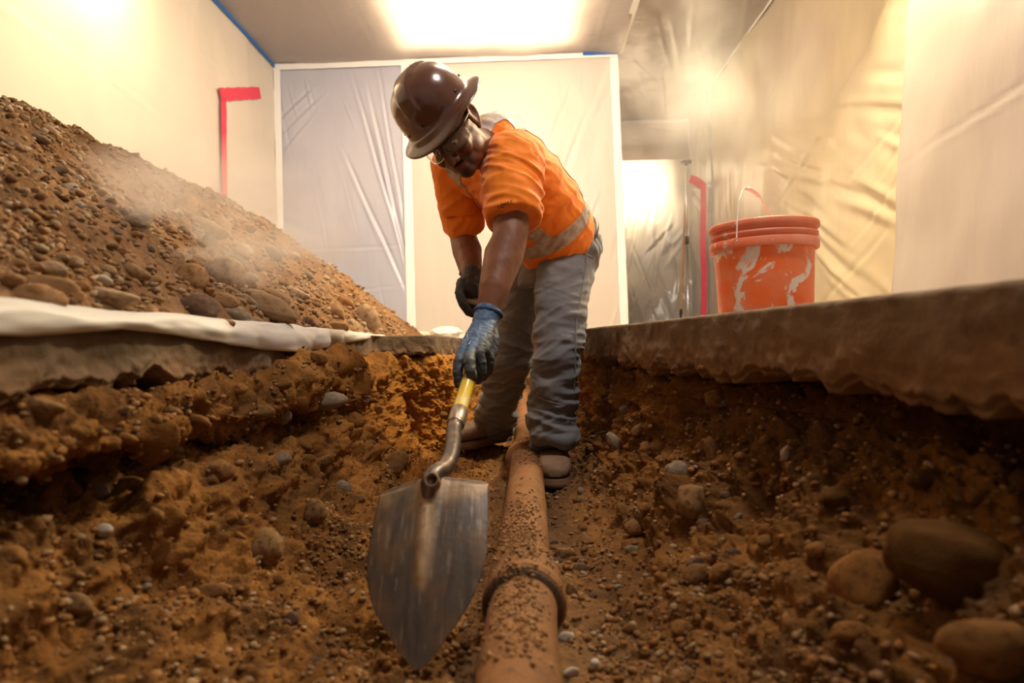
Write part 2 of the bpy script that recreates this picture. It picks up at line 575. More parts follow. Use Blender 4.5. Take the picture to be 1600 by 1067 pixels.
strip('trim_%d' % k, line((XL + .012, YB, CZ - .02), (XL + .012, 0, CZ - .02), 40), .035, (1, 0, 0), M_tape_blue, 0.003, 0.05, kind='structure'); k += 1
strip('trim_%d' % k, line((XBR - .30, yb - .01, CZ - .012), (XBR + .01, yb - .01, CZ - .012), 8), .03, (0, -1, 0), M_tape_blue, 0.003, 0.1, kind='structure'); k += 1
strip('trim_%d' % k, line((XBR, YA - .012, CZ - .02), (XAR, YA - .012, CZ - .02), 8), .03, (0, -1, 0), M_tape_white, 0.003, 0.1, kind='structure')


# red zipper tape on the left wall (upside-down L)
def wl(px, py):            # point on left wall at pixel
    o_, d = ray(px, py)
    t = (XL + 0.02 - o_.x) / d.x
    return np.array(o_ + d * t)


zp = empty('zipper_tape', wl(350, 335), 'red zipper tape in an upside-down L on the left plastic wall above the dirt mound', 'tape')
a = wl(349, 147); b = wl(352, 420); c = wl(344, 148); d = wl(406, 145)
for nm, p, q, wd in (('vertical_strip', a, b, .10), ('top_strip', c, d, .10)):
    s_ = strip(nm, line(p, q, 26), wd * (0.75 if nm[0] == 'v' else .9), (1, 0, 0), M_tape_red, 0.004, 0.10)
    adopt(s_, zp)


# red zipper tape in the alcove
def pa(px, py, Y=YA + .04): return P(px, py, Y)


zp = empty('zipper_tape', pa(1098, 500, 6.6), 'red zipper tape running down the crinkled film in the far alcove', 'tape')
s_ = strip('vertical_strip', [pa(1099, 291, 6.60), pa(1099, 330, 6.60), pa(1098, 380, 6.60), pa(1100, 420, 6.60), pa(1100, 460, 6.60), pa(1099, 520, 6.60)], .06, (-.2, -.98, 0), M_tape_red, 0.004, .08); adopt(s_, zp)
s_ = strip('top_strip', [pa(1078, 279, 6.59), pa(1086, 282, 6.59), pa(1093, 287, 6.59), pa(1100, 293, 6.59)], .085, (-.2, -.98, 0), M_tape_red, 0.004, .08); adopt(s_, zp)

# spring pole holding the sheet up, and a wooden broom-type handle beside it
M_alu = mat('brushed_aluminium', (0.75, 0.75, 0.76), 0.3, metal=0.9)
M_black = mat('black_plastic', (0.02, 0.02, 0.022), 0.45)
M_wood = mat('warm_wood', (0.62, 0.30, 0.12), 0.5, var=[(8, (0.45, 0.2, 0.08), .4, .6)])
t0 = pa(1075, 505, 6.95); t0[2] = 0.0; t1 = pa(1072, 252, 6.95)
pl = empty('support_pole', t0, 'thin silver telescoping pole propping the film in the far alcove', 'pole')
mid = t0 + (t1 - t0) * .55
for nm, me, mt in (('lower_tube', tube_mesh('lower_tube', [t0, mid], .014), M_alu), ('upper_tube', tube_mesh('upper_tube', [mid, t1 - [0, 0, .03]], .010), M_alu),
                   ('clamp', tube_mesh('clamp', [mid - [0, 0, .05], mid - [0, 0, .045], mid, mid + [0, 0, .04]], [.016, .021, .021, .015]), M_black),
                   ('head_plate', tube_mesh('head_plate', [t1 - [0, 0, .05], t1 - [0, 0, .02], t1 - [0, 0, .018], t1], [.014, .018, .06, .06]), M_black)):
    adopt(link(nm, me, mt), pl)
t0 = pa(1062, 505, 6.9); t0[2] = 0.0; t1 = pa(1071, 318, 6.98)
pl = empty('wooden_handle', t0, 'slim orange wooden handle leaning beside the silver pole in the alcove', 'handle')
g = t0 + (t1 - t0) * .17
adopt(link('shaft', tube_mesh('shaft', [g, t1], .012), M_wood), pl)
adopt(link('socket', tube_mesh('socket', [t0, g - (t1 - t0) * .02, g, g + (t1 - t0) * .03], [.008, .012, .017, .014]), M_black), pl)

# ------------------------------------------------------------------ trench: slab
M_conc = mat('dusty_concrete', (0.42, 0.35, 0.29), 0.9, bump=[(30, 0.5, 0.006), (140, 0.4, 0.002)], var=[(6, (0.30, 0.22, 0.15), .4, .65)])
M_conc_face = mat('soil_stained_concrete_edge', col=True, rough=0.92, bump=[(22, 0.6, 0.010), (110, 0.5, 0.003)],
                  var=[(14, (0.10, 0.055, 0.025), .56, .72)])


def right_edge(Y):
    return np.interp(Y, [-1.6, .3, .7, 2.5, 4.8], [.78, .62, .55, .225, .20])


path = [(-.66, -1.5), (-.66, 1.0), (-.655, 2.80), (-.42, 2.98), (-.40, 4.75), (.20, 4.75)] + [(float(right_edge(y)), y) for y in (2.5, 1.6, .7, .3, -1.5)]
path = np.array(path)
seg = np.linalg.norm(np.diff(path, axis=0), axis=1)
cum = np.concatenate([[0], np.cumsum(seg)])
ss = np.arange(0, cum[-1], 0.008)
PX = np.interp(ss, cum, path[:, 0]); PY = np.interp(ss, cum, path[:, 1])
leftness = (ss < cum[4]).astype(float)
nv = 30
tt = np.linspace(0, 1, nv)
pj = np.stack([PX, PY, 0 * PX], 1)
thk = np.where(leftness > 0, .108, .138) + 0.026 * fbm(pj, 9, 5, .65) + 0.022 * pn(pj, 2.6, 5)
T = np.gradient(np.stack([PX, PY], 1), axis=0); T /= np.linalg.norm(T, axis=1)[:, None]
NX = T[:, 1]; NY = -T[:, 0]           # towards the trench
Vg = np.zeros((len(ss), nv + 1, 3))
for j, t in enumerate(tt):
    z = -thk * t
    q = np.stack([PX, PY, z], 1)
    dsp = 0.006 * fbm(q, 14, 4) - 0.010 * (t < 0.02) + 0.010 * pn(q, 5, 3)
    dsp = dsp + .014 * np.abs(fbm(q, 24, 3)) * sst(.3, 1, np.array([t])) - .012 * (t > .93)
    Vg[:, j] = np.stack([PX + NX * dsp, PY + NY * dsp, z], 1)
Vg[:, nv] = np.stack([PX - NX * .25, PY - NY * .25, -thk], 1)
q = Vg.reshape(-1, 3)
n1 = fbm(q, 5, 4)[:, None] * .5 + .5
n1 = np.clip(n1 + .15, 0, 1)
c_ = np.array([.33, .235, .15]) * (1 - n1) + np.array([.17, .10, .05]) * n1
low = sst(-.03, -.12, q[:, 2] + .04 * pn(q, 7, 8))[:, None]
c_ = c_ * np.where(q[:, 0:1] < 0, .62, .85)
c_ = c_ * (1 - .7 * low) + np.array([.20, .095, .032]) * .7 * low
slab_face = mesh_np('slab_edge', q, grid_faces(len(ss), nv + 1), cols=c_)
# top
top_in = [(float(x), float(y)) for x, y in Vg[::2, 0, :2]]
bm = bmesh.new()
# build the top as left, far and right strips bridging the cut outline and the outer rectangle
idx = np.arange(0, len(ss), 2)
Vt = []
for i in idx:
    x, y = Vg[i, 0, 0], Vg[i, 0, 1]
    s_ = ss[i]
    if s_ <= cum[4]: ox, oy = -2.6, (y if s_ < cum[4] - 1e-6 else y)
    elif s_ <= cum[5]:
        f_ = (s_ - cum[4]) / (cum[5] - cum[4]); ox, oy = -2.6 + f_ * 5.0, 8.0
    else: ox, oy = 2.4, y
    if s_ <= cum[4]: oy = y if y < 4.7 else 4.7
    Vt.append((x, y, Vg[i, 0, 2])); Vt.append((ox, oy, 0.0))
Vt = np.array(Vt)
Ft = grid_faces(len(idx), 2)[:, ::-1]
fl_ = mesh_np('floor', Vt, Ft, smooth=False)
# corners left over by the bridging
ex = mesh_np('floor_corner', [(-2.6, 4.5, -.004), (-.44, 4.5, -.004), (-2.6, 8, -.004), (2.4, 4.5, -.004), (2.4, 8, -.004), (.24, 4.5, -.004), (-.44, 8, -.004), (.24, 8, -.004), ],
             [(0, 1, 6, 2), (5, 3, 4, 7)], smooth=False)
floor = link('floor', fl_, M_conc, kind='structure')
c1 = link('floor_section', ex, M_conc, floor)
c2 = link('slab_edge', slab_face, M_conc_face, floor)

# ------------------------------------------------------------------ trench: earth
KY = np.array([-1.5, .25, .8, 1.3, 2.0, 2.85, 3.0, 4.0, 4.7])
LEFT = {  # control points (X, Z) per key Y
 0: [(-.95, -.11)] * 6 + [(-.70, -.11)] * 3,
 1: [(-.63, -.125), (-.63, -.125), (-.63, -.125), (-.635, -.12), (-.61, -.10), (-.61, -.10), (-.42, -.10), (-.40, -.10), (-.36, -.10)],
 2: [(-.61, -.20), (-.61, -.20), (-.61, -.19), (-.60, -.20), (-.585, -.18), (-.58, -.18), (-.38, -.18), (-.36, -.18), (-.30, -.2)],
 3: [(-.88, -.25), (-.90, -.25), (-.88, -.245), (-.76, -.245), (-.60, -.26), (-.58, -.26), (-.37, -.26), (-.33, -.26), (-.25, -.26)],
 4: [(-.68, -.29), (-.68, -.29), (-.66, -.29), (-.60, -.30), (-.565, -.34), (-.56, -.34), (-.36, -.34), (-.30, -.33), (-.2, -.3)],
 5: [(-.63, -.39), (-.63, -.39), (-.60, -.40), (-.56, -.40), (-.53, -.43), (-.53, -.43), (-.34, -.42), (-.27, -.40), (-.2, -.34)],
 6: [(-.48, -.48), (-.48, -.485), (-.47, -.49), (-.47, -.50), (-.46, -.52), (-.46, -.52), (-.30, -.49), (-.22, -.47), (-.15, -.42)],
 7: [(-.28, -.54), (-.28, -.54), (-.29, -.55), (-.32, -.56), (-.34, -.56), (-.34, -.56), (-.24, -.53), (-.15, -.53), (-.1, -.48)],
 8: [(-.08, -.56), (-.08, -.56), (-.10, -.565), (-.12, -.57), (-.15, -.57), (-.15, -.57), (-.12, -.55), (-.10, -.55), (-.05, -.50)],
}
RIGHT = {
 9: [(.12, -.565)] * 4 + [(.10, -.57), (.08, -.57), (.08, -.57), (.06, -.55), (.05, -.50)],
 10: [(.22, -.54), (.22, -.54), (.23, -.535), (.24, -.53), (.20, -.53), (.15, -.54), (.14, -.54), (.12, -.52), (.08, -.45)],
 11: [(.38, -.46), (.38, -.46), (.36, -.46), (.35, -.44), (.27, -.43), (.20, -.44), (.19, -.44), (.17, -.42), (.1, -.4)],
 12: [(.53, -.37), (.53, -.37), (.48, -.37), (.43, -.36), (.31, -.35), (.22, -.35), (.21, -.35), (.20, -.33), (.12, -.3)],
 13: [(.60, -.30), (.60, -.30), (.54, -.30), (.46, -.29), (.33, -.28), (.23, -.27), (.22, -.27), (.21, -.27), (.15, -.26)],
 14: [(.86, -.25), (.82, -.25), (.72, -.25), (.56, -.22), (.34, -.21), (.225, -.2), (.22, -.2), (.2, -.2), (.18, -.18)],
 15: [(.86, -.17), (.82, -.17), (.72, -.165), (.56, -.155), (.35, -.145), (.23, -.13), (.22, -.13), (.20, -.13), (.19, -.11)],
 16: [(1.1, -.14), (1.1, -.14), (1.0, -.14), (.85, -.14), (.6, -.14), (.5, -.13), (.5, -.13), (.5, -.13), (.5, -.11)],
}
CP = {**LEFT, **RIGHT}
NC = 17
Ys = np.sort(np.concatenate([np.linspace(-1.5, .25, 50)[:-1], .25 * (4.78 / .25) ** np.linspace(0, 1, 720), np.linspace(2.8501, 2.9999, 50)]))
cx = np.array([np.interp(Ys, KY, [p[0] for p in CP[i]]) for i in range(NC)])
cz = np.array([np.interp(Ys, KY, [p[1] for p in CP[i]]) for i in range(NC)])
NS = 560
# arclength-ish parameter from a middle profile
L0 = np.hypot(np.diff(cx[:, 60]), np.diff(cz[:, 60])); L0[0] *= .25; L0[-1] *= .25
par = np.concatenate([[0], np.cumsum(L0)]); par /= par[-1]
u = np.linspace(0, 1, NS)


def smooth_interp(arr):
    out = np.empty((len(Ys), NS))
    for i in range(len(Ys)):
        out[i] = np.interp(u, par, arr[:, i])
    k_ = np.hanning(19); k_ /= k_.sum()
    pad = np.pad(out, ((0, 0), (9, 9)), mode='edge')
    return np.stack([np.convolve(r_, k_, 'valid') for r_ in pad])


GX = smooth_interp(cx); GZ = smooth_interp(cz)
G = np.stack([GX, np.repeat(Ys[:, None], NS, 1), GZ], 2)


def normals(G):
    du = np.gradient(G, axis=0); dv = np.gradient(G, axis=1)
    n = np.cross(dv, du); n /= np.linalg.norm(n, axis=2)[..., None] + 1e-12
    return n


Nn = normals(G)
if Nn[300, NS // 2, 2] < 0: Nn = -Nn
q = G.reshape(-1, 3)
uu_ = np.repeat(u[None, :], len(Ys), 0).ravel()
flat = np.exp(-((q[:, 0] - 0.0) / .22) ** 2) * (q[:, 2] < -.45)     # calmer on the trench bottom
d = 0.030 * fbm(q, 5.5, 3, .5, 2)
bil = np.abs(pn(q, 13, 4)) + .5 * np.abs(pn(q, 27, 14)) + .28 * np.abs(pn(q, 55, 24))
d = d + .040 * bil - .014
lump = fbm(q, 26, 3, .55, 8)
d = d + 0.009 * lump + .0035 * fbm(q, 95, 2, .6, 5)
d = d * (1 - .62 * flat) + flat * 0.004
# strata: slight horizontal ledges on the walls
d += (1 - flat) * 0.014 * pn(q * [1, 1, 2.0], 7, 3)
# pockets and bulges seen in the photograph: (px, py, depth-axis Y, radius, amount)
for (a_, b_, yy, rr, am) in ((285, 865, .98, .06, -.13), (225, 900, .90, .05, -.07), (310, 800, 1.02, .04, -.06), (320, 690, 1.20, .06, -.09), (150, 730, 1.0, .06, -.06), (525, 575, 2.1, .15, .05), (455, 585, 1.75, .10, .05), (1100, 600, 1.5, .06, .04),
                             (60, 650, .78, .08, .02), (450, 740, 1.6, .07, -.02), (1150, 670, 1.25, .06, -.07), (1250, 620, 1.1, .07, -.09), (1300, 740, 1.0, .06, -.06), (1430, 690, .85, .08, -.08), (1400, 870, .75, .05, -.05), (1180, 780, 1.2, .04, -.05),
                             (1060, 620, 1.6, .07, .035), (1080, 790, 1.45, .10, .04), (660, 600, 3.0, .12, .04), (650, 1050, 1.0, .10, -.02)):
    c_ = P(a_, b_, yy)
    d += am * np.exp(-((q - c_) ** 2).sum(1) / rr ** 2)
G2 = (q + Nn.reshape(-1, 3) * d[:, None])
n1 = sst(-.5, .6, fbm(q, 4, 4, .5, 30))[:, None]
n2 = sst(-.25, .45, fbm(q * [1, .6, 2.0], 9, 3, .5, 40))[:, None]
crevice_shade = sst(.16, .0, bil)[:, None]  # shade in the gaps between clods, put into the soil colour
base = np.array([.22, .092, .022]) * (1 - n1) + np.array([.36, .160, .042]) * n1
base = base * (1 - .5 * crevice_shade) * .86
base = base * (1 - .7 * n2) + np.array([.105, .050, .018]) * .7 * n2
orange = np.exp(-(((q - [-.40, 3.0, -.35]) / [.35, .8, .3]) ** 2).sum(1))[:, None] + .5 * sst(.1, .5, pn(q, 3, 77))[:, None] * (q[:, 2:3] > -.3)
base = base * (1 - .6 * np.clip(orange, 0, 1)) + np.array([.46, .18, .022]) * .6 * np.clip(orange, 0, 1)
grav = flat[:, None]
base = base * (1 - .55 * grav) + np.array([.21, .12, .06]) * .55 * grav
right_shade = sst(.05, .75, q[:, 0] * 1.0 + .12 * pn(q, 6, 3))[:, None]       # shade on the right bank, darkened into the soil colour
base = base * (1 - .45 * right_shade)
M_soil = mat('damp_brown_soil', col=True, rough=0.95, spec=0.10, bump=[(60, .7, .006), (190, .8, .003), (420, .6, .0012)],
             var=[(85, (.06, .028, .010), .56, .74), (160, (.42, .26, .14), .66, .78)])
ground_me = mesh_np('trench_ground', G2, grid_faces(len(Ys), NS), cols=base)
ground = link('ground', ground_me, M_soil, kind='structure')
G2g = G2.reshape(len(Ys), NS, 3)

# end bank of the trench
ee = np.stack(np.meshgrid(np.linspace(-.75, .55, 90), np.linspace(-.62, -.10, 50), indexing='ij'), 2)
qe = np.stack([ee[..., 0], 4.66 + 0 * ee[..., 0], ee[..., 1]], 2).reshape(-1, 3)
qe[:, 1] += -.12 * sst(-.1, -.6, qe[:, 2]) - .04 * fbm(qe, 6, 4)
end_me = mesh_np('trench_end', qe, grid_faces(90, 50)[:, ::-1], cols=np.tile([.26, .12, .04], (len(qe), 1)))
link('end_bank', end_me, M_soil, ground)

# ------------------------------------------------------------------ dirt mound


def mound_h(X, Y):
    kx = .93
    a = kx * (-.675 - X)
    b = .665 + .02 * np.clip(Y - 2, -1, 1) + 0 * X
    c = .76 * (4.42 - Y)
    e = 1.25 * (X + 2.12)
    def smin(p, q_, k_):
        h = np.clip(.5 + .5 * (q_ - p) / k_, 0, 1)
        return q_ * (1 - h) + p * h - k_ * h * (1 - h)
    return smin(smin(smin(a, c, .06), b, .10), e, .12)


nu_, nv_ = 620, 330
uY = np.linspace(0, 1, nu_)
MY = .30 * (4.50 / .30) ** uY
MY = np.concatenate([np.linspace(-1.4, .30, 60)[:-1], MY]); nu_ = len(MY)
MX = -.665 - 1.455 * np.linspace(0, 1, nv_) ** 1.15
gx, gy = np.meshgrid(MX, MY)
gz = mound_h(gx, gy)
q = np.stack([gx.ravel(), gy.ravel(), gz.ravel()], 1)
edge = sst(0.0, .06, gz.ravel())
dd = .030 * fbm(q, 3.2, 3, .5, 3) + .014 * fbm(q, 12, 3, .6, 6) + .010 * np.abs(fbm(q, 34, 3, .6, 8)) + .003 * fbm(q, 110, 2, .6, 9)
q[:, 2] = np.maximum(q[:, 2], -.02) + dd * edge
q[:, 2] = np.where(gz.ravel() <= 0, np.minimum(q[:, 2], .004), q[:, 2])
q[:, 0] += .010 * pn(q, 20, 4) * edge
n1 = sst(-.5, .5, fbm(q, 3.5, 4, .5, 31))[:, None]
cm = np.array([.20, .100, .040]) * (1 - n1) + np.array([.29, .155, .070]) * n1
dkn = sst(.1, .6, fbm(q, 7, 3, .5, 51))[:, None]
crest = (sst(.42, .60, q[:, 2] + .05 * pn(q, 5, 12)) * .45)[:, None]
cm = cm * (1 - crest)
cm = cm * (1 - .55 * dkn) + np.array([.11, .06, .03]) * .55 * dkn
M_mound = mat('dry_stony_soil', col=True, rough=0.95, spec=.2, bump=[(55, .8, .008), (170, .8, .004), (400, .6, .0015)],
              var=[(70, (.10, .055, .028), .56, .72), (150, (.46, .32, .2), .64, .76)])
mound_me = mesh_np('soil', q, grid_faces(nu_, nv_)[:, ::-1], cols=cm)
mound = empty('dirt_mound', (-1.4, 2.0, 0), 'tall mound of brown excavated dirt and stones on the slab left of the trench', 'dirt mound')
adopt(link('soil', mound_me, M_mound), mound)
MG = q.reshape(nu_, nv_, 3)


def bvh_of(Gr, st):
    g = Gr[::st, ::st]
    return BVHTree.FromPolygons([tuple(v) for v in g.reshape(-1, 3)], [tuple(f) for f in grid_faces(g.shape[0], g.shape[1]).tolist()])


BG = bvh_of(G2g, 2)
BM = bvh_of(MG, 2)


def make_stone_mesh(i, sub):
    bm = bmesh.new(); bmesh.ops.create_icosphere(bm, subdivisions=sub, radius=1)
    V = np.array([v.co for v in bm.verts])
    s_ = i * 7.7
    d = 1 + .26 * pn(V, .9, s_) + .12 * pn(V, 2.1, s_ + 3) + (.03 * pn(V, 5.0, s_ + 9) if sub > 2 else 0)
    V = V * d[:, None]
    q_ = random.Random(i)
    for _ in range(4 if i % 2 else 2):         # a few worn flats
        n = np.array([q_.gauss(0, 1) for _ in range(3)]); n /= np.linalg.norm(n)
        c = V @ n; lim = q_.uniform(.62, .85)
        V = V - np.clip(c - lim, 0, 9)[:, None] * n * .8
    me = bpy.data.meshes.new('stone'); bm.to_mesh(me); bm.free()
    set_v(me, V)
    me.polygons.foreach_set('use_smooth', np.ones(len(me.polygons), dtype=bool))
    return me


ST_BUMP = [(14, .35, .05), (60, .4, .02), (200, .3, .006)]
M_st_m = mat('dusty_river_stone', rough=.9, spec=.15, bump=ST_BUMP, objrand=[(.46, .24, .10), (.56, .33, .16), (.38, .21, .10), (.54, .39, .24), (.44, .22, .085), (.54, .31, .15)],
             var=[(3, (.30, .155, .06), .5, .70)])
M_st_t = mat('muddy_stone', rough=.9, spec=.12, bump=ST_BUMP, objrand=[(.34, .145, .035), (.40, .19, .06), (.25, .115, .035), (.36, .21, .09), (.30, .12, .028)],
             var=[(3, (.20, .09, .03), .48, .66)])
M_st_pale = mat('pale_stone', (.62, .52, .40), rough=.8, bump=ST_BUMP)
M_st_grey = mat('grey_stone', (.30, .21, .13), spec=.15, rough=.85, bump=ST_BUMP, var=[(3, (.40, .33, .26), .45, .7)])
M_st_dark = mat('dark_stone', (.14, .075, .045), rough=.75, bump=ST_BUMP, var=[(3, (.26, .12, .055), .5, .65)])
M_st_damp = mat('damp_dark_boulder', (.120, .050, .011), rough=.85, spec=.12, bump=ST_BUMP, var=[(2, (.17, .08, .02), .4, .65)])
SM = {}
for mt in (M_st_m, M_st_t, M_st_pale, M_st_grey, M_st_dark, M_st_damp):
    SM[mt.name] = []
base_st = [make_stone_mesh(i, 3) for i in range(10)]
for mt in (M_st_m, M_st_t, M_st_pale, M_st_grey, M_st_dark, M_st_damp):
    for b_ in base_st:
        c_ = b_.copy(); c_.materials.append(mt); SM[mt.name].append(c_)


def put_stone(bv, parent, px, py, wpx, hpx, mt, ang=0, sink=.35, seed=None, label=None, flatn=.75):
    o_, d_ = ray(px, py)
    hit = bv.ray_cast(o_, d_, 12)
    if hit[0] is None: return None
    p, n = hit[0], hit[1]
    if n.dot(d_) > 0: n = -n
    dep = p.y
    rx = wpx / 2 * dep / FPX; rz = hpx / 2 * dep / FPX
    sd = seed if seed is not None else int(px * 3 + py)
    q_ = random.Random(sd)
    st = bpy.data.objects.new('stone', SM[mt.name][sd % 10])
    COL.objects.link(st)
    # long axis across the view, rolled by ang; third axis along the surface normal
    rot = Matrix.Rotation(R(-ang), 3, 'Y') @ Matrix.Rotation(q_.uniform(-.3, .3), 3, 'X')
    ry = min(rx, rz) * q_.uniform(.8, 1.1)
    ry = max(ry, .6 * max(rx, rz) * .7)
    Mx = rot @ Matrix.Diagonal((rx, ry, rz))
    loc = Vector(p) + n * ry * (1 - 2 * sink) * .5 + Vector((0, ry * .15, 0))
    st.matrix_world = Matrix.Translation(loc) @ Mx.to_4x4()
    st.parent = parent
    if parent.type == 'EMPTY': st.matrix_parent_inverse = Matrix.Translation(parent.location).inverted()
    if label: st['label'] = label
    return st


A_, T_, PA, GR, DK, DM = M_st_m, M_st_t, M_st_pale, M_st_grey, M_st_dark, M_st_damp
big_m = [(293, 436, 56, 46, A_, -10), (351, 432, 64, 52, A_, -15), (430, 463, 64, 30, A_, -18), (410, 480, 104, 40, A_, -26), (568, 503, 44, 46, A_, 0), (535, 476, 32, 20, A_, -10),
         (45, 470, 112, 44, A_, -3), (60, 449, 110, 30, A_, -8), (166, 470, 88, 38, A_, -8), (302, 486, 70, 42, DK, -8), (204, 350, 52, 20, GR, -6), (188, 332, 20, 16, GR, 0), (218, 343, 34, 34, GR, -40),
         (287, 324, 38, 40, A_, -30), (322, 362, 62, 34, A_, -20), (326, 384, 26, 28, GR, 0), (155, 441, 30, 20, PA, 0), (58, 217, 40, 13, GR, -18), (262, 497, 30, 12, PA, 0), (475, 431, 24, 14, GR, -20),
         (480, 507, 22, 20, DK, 0), (523, 514, 44, 20, A_, 0), (360, 341, 24, 12, A_, -20), (142, 277, 20, 12, A_, 0), (229, 304, 18, 10, PA, 0), (101, 271, 28, 14, A_, -15), (75, 425, 60, 28, A_, -12),
         (110, 412, 36, 20, A_, 0), (418, 395, 44, 22, GR, -35), (372, 398, 36, 18, A_, -30), (300, 415, 30, 20, A_, 20), (210, 428, 46, 26, A_, -25), (240, 440, 24, 16, A_, 0), (465, 463, 34, 20, A_, -20),
         (400, 507, 40, 18, A_, -20), (372, 497, 34, 20, A_, 0), (340, 469, 60, 22, A_, -20), (322, 412, 30, 20, A_, -10), (522, 491, 36, 26, A_, -30), (545, 510, 30, 20, A_, 0), (500, 455, 22, 12, A_, -20),
         (120, 450, 40, 20, A_, -10), (235, 492, 30, 22, A_, -50), (205, 475, 30, 20, A_, 0), (12, 440, 40, 26, A_, 0), (20, 230, 40, 20, GR, -30), (132, 505, 40, 18, A_, 0), (395, 300, 1, 1, A_, 0)]
cnt_m = 0
for s in big_m[:-1]:
    if put_stone(BM, mound, *s, sink=.16): cnt_m += 1
q_ = random.Random(5)
tries = 0
while cnt_m < 296 and tries < 4000:
    tries += 1
    px = q_.uniform(-20, 640); py = q_.uniform(185, 522)
    w_ = math.exp(q_.gauss(2.65, .42))
    if q_.random() < .25: w_ *= .7
    if py < 260 + px * .2: w_ *= .7
    st = put_stone(BM, mound, px, py, w_ * 1.25, w_ * q_.uniform(.55, .85), q_.choice([A_, A_, A_, A_, GR, A_, A_, PA if q_.random() < .3 else A_]), q_.uniform(-35, 12), q_.uniform(.3, .5), tries)
    if st: cnt_m += 1

big_t = [(298, 657, 60, 30, T_, -8), (66, 640, 62, 34, T_, -10), (95, 690, 34, 22, T_, 0), (550, 655, 32, 26, T_, 10), (441, 651, 24, 26, GR, 0), (408, 646, 44, 22, T_, 0), (336, 737, 54, 34, T_, 0),
         (492, 801, 38, 40, T_, 10), (408, 860, 56, 66, T_, 10), (490, 742, 20, 32, T_, 0), (586, 641, 24, 14, T_, 5), (455, 968, 28, 22, DK, 0), (510, 625, 64, 26, GR, 12), (453, 672, 14, 16, GR, 0),
         (495, 560, 34, 20, T_, -20), (40, 800, 60, 30, T_, 0), (250, 870, 60, 24, T_, 60), (150, 770, 44, 24, GR, 0), (360, 810, 22, 18, T_, 0), (378, 818, 18, 14, T_, 0), (330, 930, 60, 30, T_, 0), (100, 940, 90, 40, T_, -20),
         (440, 720, 30, 22, GR, 0), (200, 760, 50, 26, T_, 0), (158, 830, 30, 20, PA, 0), (440, 600, 30, 20, T_, 0), (560, 780, 20, 16, T_, 0), (20, 870, 50, 40, T_, 0),
         (1085, 780, 58, 56, T_, -15), (1116, 712, 24, 54, T_, 20), (996, 824, 36, 26, T_, 10), (1093, 898, 50, 32, T_, 12), (1068, 983, 36, 26, T_, 0), (1008, 793, 18, 16, T_, 0),
         (1230, 709, 18, 24, PA, 0), (1500, 885, 270, 120, DM, -14), (1345, 925, 110, 100, T_, 30), (1552, 1012, 150, 92, T_, 5), (884, 869, 34, 22, T_, 10), (885, 998, 28, 16, PA, 0),
         (892, 925, 18, 24, T_, 0), (1365, 888, 64, 52, T_, 0), (892, 1053, 26, 18, PA, 0), (931, 1042, 20, 20, PA, 0), (1280, 862, 40, 26, T_, 0), (1204, 845, 40, 20, T_, 0), (1450, 750, 60, 30, DM, 0), (1330, 990, 60, 30, T_, 0),
         (1120, 625, 40, 30, T_, 0), (1010, 700, 18, 20, T_, 0), (1155, 900, 20, 18, T_, 0), (905, 890, 26, 18, DK, 0), (870, 880, 20, 14, DK, 0), (983, 985, 22, 18, T_, 0), (1310, 780, 60, 30, DM, 0),
         (640, 660, 16, 10, T_, 0), (688, 650, 20, 12, T_, 0)]
cnt_t = 0
for s in big_t:
    if put_stone(BG, ground, *s, sink=.22): cnt_t += 1
tries = 0
while cnt_t < 296 and tries < 5000:
    tries += 1
    if q_.random() < .4:
        px = q_.uniform(640, 1150); py = q_.uniform(690, 1075); w_ = math.exp(q_.gauss(2.3, .35))
        if px < 850 and px > 740: continue
    else:
        px = q_.choice([q_.uniform(-20, 620), q_.uniform(900, 1620)]); py = q_.uniform(570, 1075); w_ = math.exp(q_.gauss(2.5, .45))
    st = put_stone(BG, ground, px, py, w_ * 1.25, w_ * q_.uniform(.6, .95), q_.choice([T_, T_, T_, T_, GR, DK, T_]), q_.uniform(-40, 40), q_.uniform(.3, .5), tries + 9000)
    if st: cnt_t += 1


# gravel as stuff: small pebbles joined
def pebbles(name, pts, nrms, sizes, material, parent, cols):
    bm = bmesh.new(); bmesh.ops.create_icosphere(bm, subdivisions=1, radius=1)
    bv = np.array([v.co for v in bm.verts]); bf = np.array([[v.index for v in f.verts] for f in bm.faces]); bm.free()
    n = len(pts)
    sc3 = sizes[:, None] * rng.uniform([.8, .8, .5], [1.4, 1.4, .9], (n, 3))
    ang = rng.uniform(0, 2 * np.pi, n)
    V = bv[None] * (1 + .22 * rng.uniform(-1, 1, (n, len(bv), 1)))
    V = V * sc3[:, None, :]
    tilt = rng.uniform(-.6, .6, n)
    ca, sa = np.cos(ang)[:, None], np.sin(ang)[:, None]
    x = V[..., 0] * ca - V[..., 1] * sa; y = V[..., 0] * sa + V[..., 1] * ca; z = V[..., 2]
    ct, st = np.cos(tilt)[:, None], np.sin(tilt)[:, None]
    V = np.stack([x * ct - z * st, y, x * st + z * ct], 2) + (pts + nrms * (sizes * .15)[:, None])[:, None]
    F = (bf[None] + (np.arange(n) * len(bv))[:, None, None]).reshape(-1, 3)
    me = mesh_np(name, V.reshape(-1, 3), F, cols=np.repeat(cols, len(bv), 0))
    ob = link(name, me, material, kind='stuff')
    if parent.type == 'EMPTY': adopt(ob, parent)
    else: ob.parent = parent
    return ob


M_peb = mat('gravel', col=True, rough=.9, spec=.15, bump=[(150, .4, .003)])


